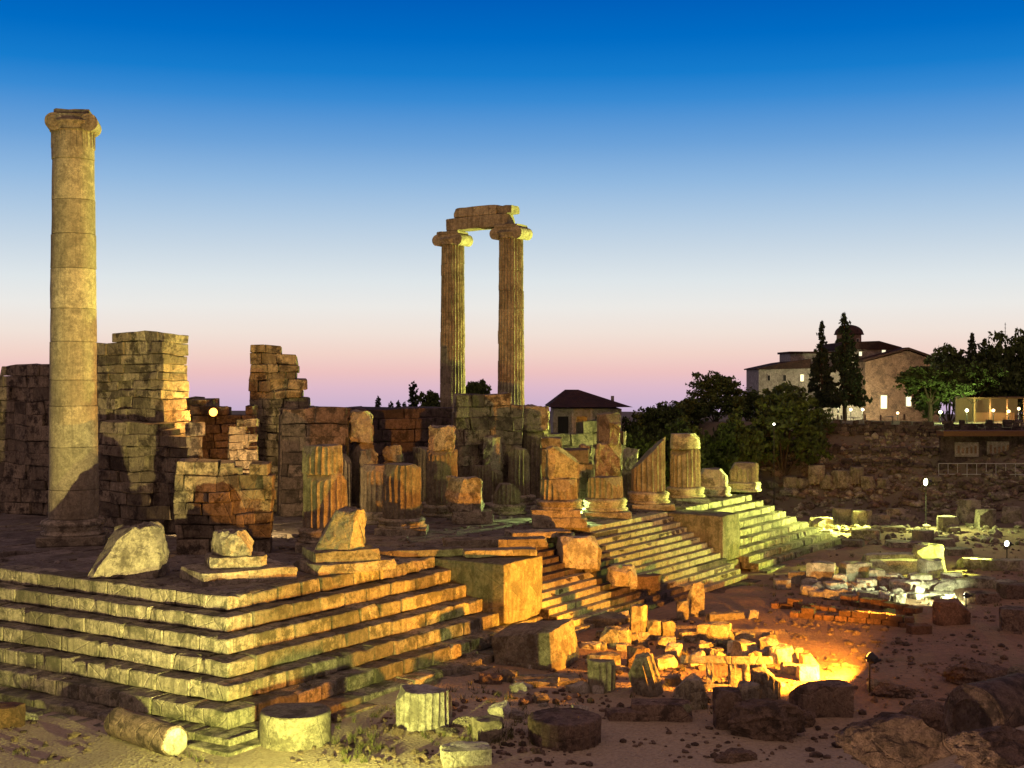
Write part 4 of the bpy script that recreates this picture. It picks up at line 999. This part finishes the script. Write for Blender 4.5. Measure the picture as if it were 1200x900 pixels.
# cafe tables on the terrace
for i, (px, lab) in enumerate([(968, 'small table on the church terrace nearest the lit courtyard'), (1000, 'small table on the church terrace in the middle'), (1046, 'small table on the church terrace below the gable')]):
    p = dp(px, 134); p.z = gz(p.x, p.y); t = empty('cafe_table', p, lab, 'table', 'tables on the church terrace', YAW)
    bm = bmesh.new(); tube(bm, (0, 0, .7), (0, 0, .76), .55, seg=20); obj('table_top', bm, M['plaster'], t)
    bm = bmesh.new(); tube(bm, (0, 0, 0), (0, 0, .7), .05); obj('leg', bm, M['metal'], t)
    for j, sx in enumerate((-1, 1)):
        q = p + RT * sx * 1.0; c = empty('cafe_chair', (q.x, q.y, gz(q.x, q.y)), ('chair left of the ' if sx < 0 else 'chair right of the ') + lab[6:], 'chair', 'chairs on the church terrace', YAW - R(90) + (0 if sx < 0 else R(180)))
        bm = bmesh.new(); bx(bm, -.22, .22, -.22, .22, .42, .47); obj('seat', bm, M['wood'], c)
        bm = bmesh.new(); bx(bm, -.22, -.17, -.22, .22, .47, .95); obj('backrest', bm, M['wood'], c)
        for lx in (-.19, .19):
            for ly in (-.19, .19): bm = bmesh.new(); tube(bm, (lx, ly, 0), (lx, ly, .42), .022, seg=6); obj('leg', bm, M['wood'], c)

# ------------------------------------------------------------------ floodlights
def flood(loc, target, label, c, w, m, ang=110, blend=.4, h=.5, size=.34, rad=.12):
    """a floodlight on a short pole: pole, housing, lens and its own spot light"""
    loc = Vector(loc); tg = Vector(target); t = empty('floodlight', loc, label, 'floodlight', 'floodlights around the ruin')
    d = (tg - (loc + Vector((0, 0, h)))).normalized(); q = d.to_track_quat('-Z', 'Y').to_euler()
    bm = bmesh.new(); tube(bm, (0, 0, -.1), (0, 0, h), .035); obj('pole', bm, M['metal'], t)
    bm = bmesh.new(); tube(bm, (0, 0, size * .75), (0, 0, 0), size * .34, size * .52, 20); ho = obj('housing', bm, M['metal'], t, loc=(0, 0, h), rot=q, bevel=.02)
    bm = bmesh.new(); bmesh.ops.create_uvsphere(bm, u_segments=20, v_segments=10, radius=size * .47)
    for v in bm.verts: v.co.z *= .35
    obj('lens', bm, M[m], ho, loc=(0, 0, -.01), smooth_=True)
    bm = bmesh.new()
    for sx in (-1, 1): bx(bm, sx * size * .6 - .02, sx * size * .6 + .02, -.05, .05, -size * .1, size * .45)
    bx(bm, -size * .6, size * .6, -.05, .05, size * .78, size * .84); obj('yoke', bm, M['metal'], ho)
    l = bpy.data.lights.new('flood_beam', 'SPOT'); l.color = c; l.energy = w; l.spot_size = R(ang); l.spot_blend = blend; l.shadow_soft_size = rad
    o = bpy.data.objects.new('flood_beam', l); COL.objects.link(o); o.parent = t; o.location = Vector((0, 0, h)) + d * (size * .25); o.rotation_euler = q
    return t
def onz(px, py, dep): p = dp(px, dep); p.z = gz(p.x, p.y); return p
YG = (1, .95, .21)
p = dp(345, 34.5); p.z = gz(p.x, p.y)
flood(p, (-1, 0, -1.5), 'yellow floodlight on the ground before the steps corner', YG, 18000, 'lamp_green', 130, .5, h=.9)
p = dp(420, 28); p.z = gz(p.x, p.y)
flood(p, (3, 14.5, 6.5), 'golden floodlight aimed up at the lone column', (1, .77, .27), 98000, 'lamp_green', 36, .7, h=1.0)
p = gr(1019, 812); LB = p
flood(p, p + Vector((math.cos(R(76)), math.sin(R(76)), -.03)) * 10 + Vector((0, 0, 4.9)), 'small floodlight on a thin pole throwing orange light over the fragments', (1, .35, .025), 52000, 'lamp_orange', 138, .3, h=1.35, size=.42)
p = gr(1116, 726)
flood(p, (4, -3.5, 1.5), 'added orange floodlight hidden behind the orange tinted block right of the footings', (1, .4, .03), 150000, 'lamp_orange', 48, .5, h=.95, size=.3)  # added lamp out of view, carries orange light to the temple front
p = dp(1085, 105); p.z = gz(p.x, p.y)
hC = zat(565, 105) - p.z
flood(p, p + Vector((math.cos(R(136)) * 30, math.sin(R(136)) * 30, 7)), 'big bright floodlight at the far right, glaring at the viewer', (.92, 1, .2), 270000, 'lamp_green', 86, .7, h=hC, size=.6)
l = bpy.data.lights.new('flood_spill', 'SPOT'); l.color = (.9, 1, .3); l.energy = 5200; l.spot_size = R(150); l.spot_blend = .7; l.shadow_soft_size = .2
o = bpy.data.objects.new('flood_spill', l); COL.objects.link(o); o.parent = bpy.data.objects['floodlight.004']; o.location = (-.45, -.2, hC - .25); o.rotation_euler = (R(-38), R(30), 0)
p = dp(1180, 84); p.z = gz(p.x, p.y); hD = max(.6, zat(637, 84) - p.z)
flood(p, (30, -2, 3.), 'smaller white floodlight near the right edge', (.9, 1, .14), 36000, 'lamp_white', 84, .5, h=hD, size=.4)
p = gr(1132, 714)
flood(p, gr(1030, 690), 'low floodlight among dim stones, washing the pale heap with white light', (.93, 1, .5), 5200, 'lamp_white', 100, .4, h=.7, size=.3)
p = at(668, 606, 0) + FW * 1.2
flood(p, at(590, 585, 3), 'small green floodlight hidden behind the block topped stump', (.75, 1, .3), 7000, 'lamp_green', 120, .5, h=.4, size=.25)
p = dp(300, 67)
flood(p, dp(250, 84, 6.5), 'warm floodlight hidden behind the long low brown wall', (1, .66, .28), 6000, 'lamp_warm', 120, .5, h=.4, size=.3)
p = dp(950, 25); p.z = gz(p.x, p.y)
flood(p, dp(1120, 32, 0), 'added dim lamp out of view, lighting the boulders at the right', (1, .62, .36), 1300, 'lamp_warm', 110, .6, h=.6, size=.2)  # added lamp below the view, stands in for golden floodlight spill on the boulders
p = dp(250, 74.6); zt_ = zat(482, 74.6)
flood((p.x, p.y, zt_ - .35), (p.x - 8, p.y - 5, zt_ + 1.), 'small orange lamp on the dark low wall at the left', ORG, 4500, 'lamp_orange', 160, .5, h=.3, size=.5)
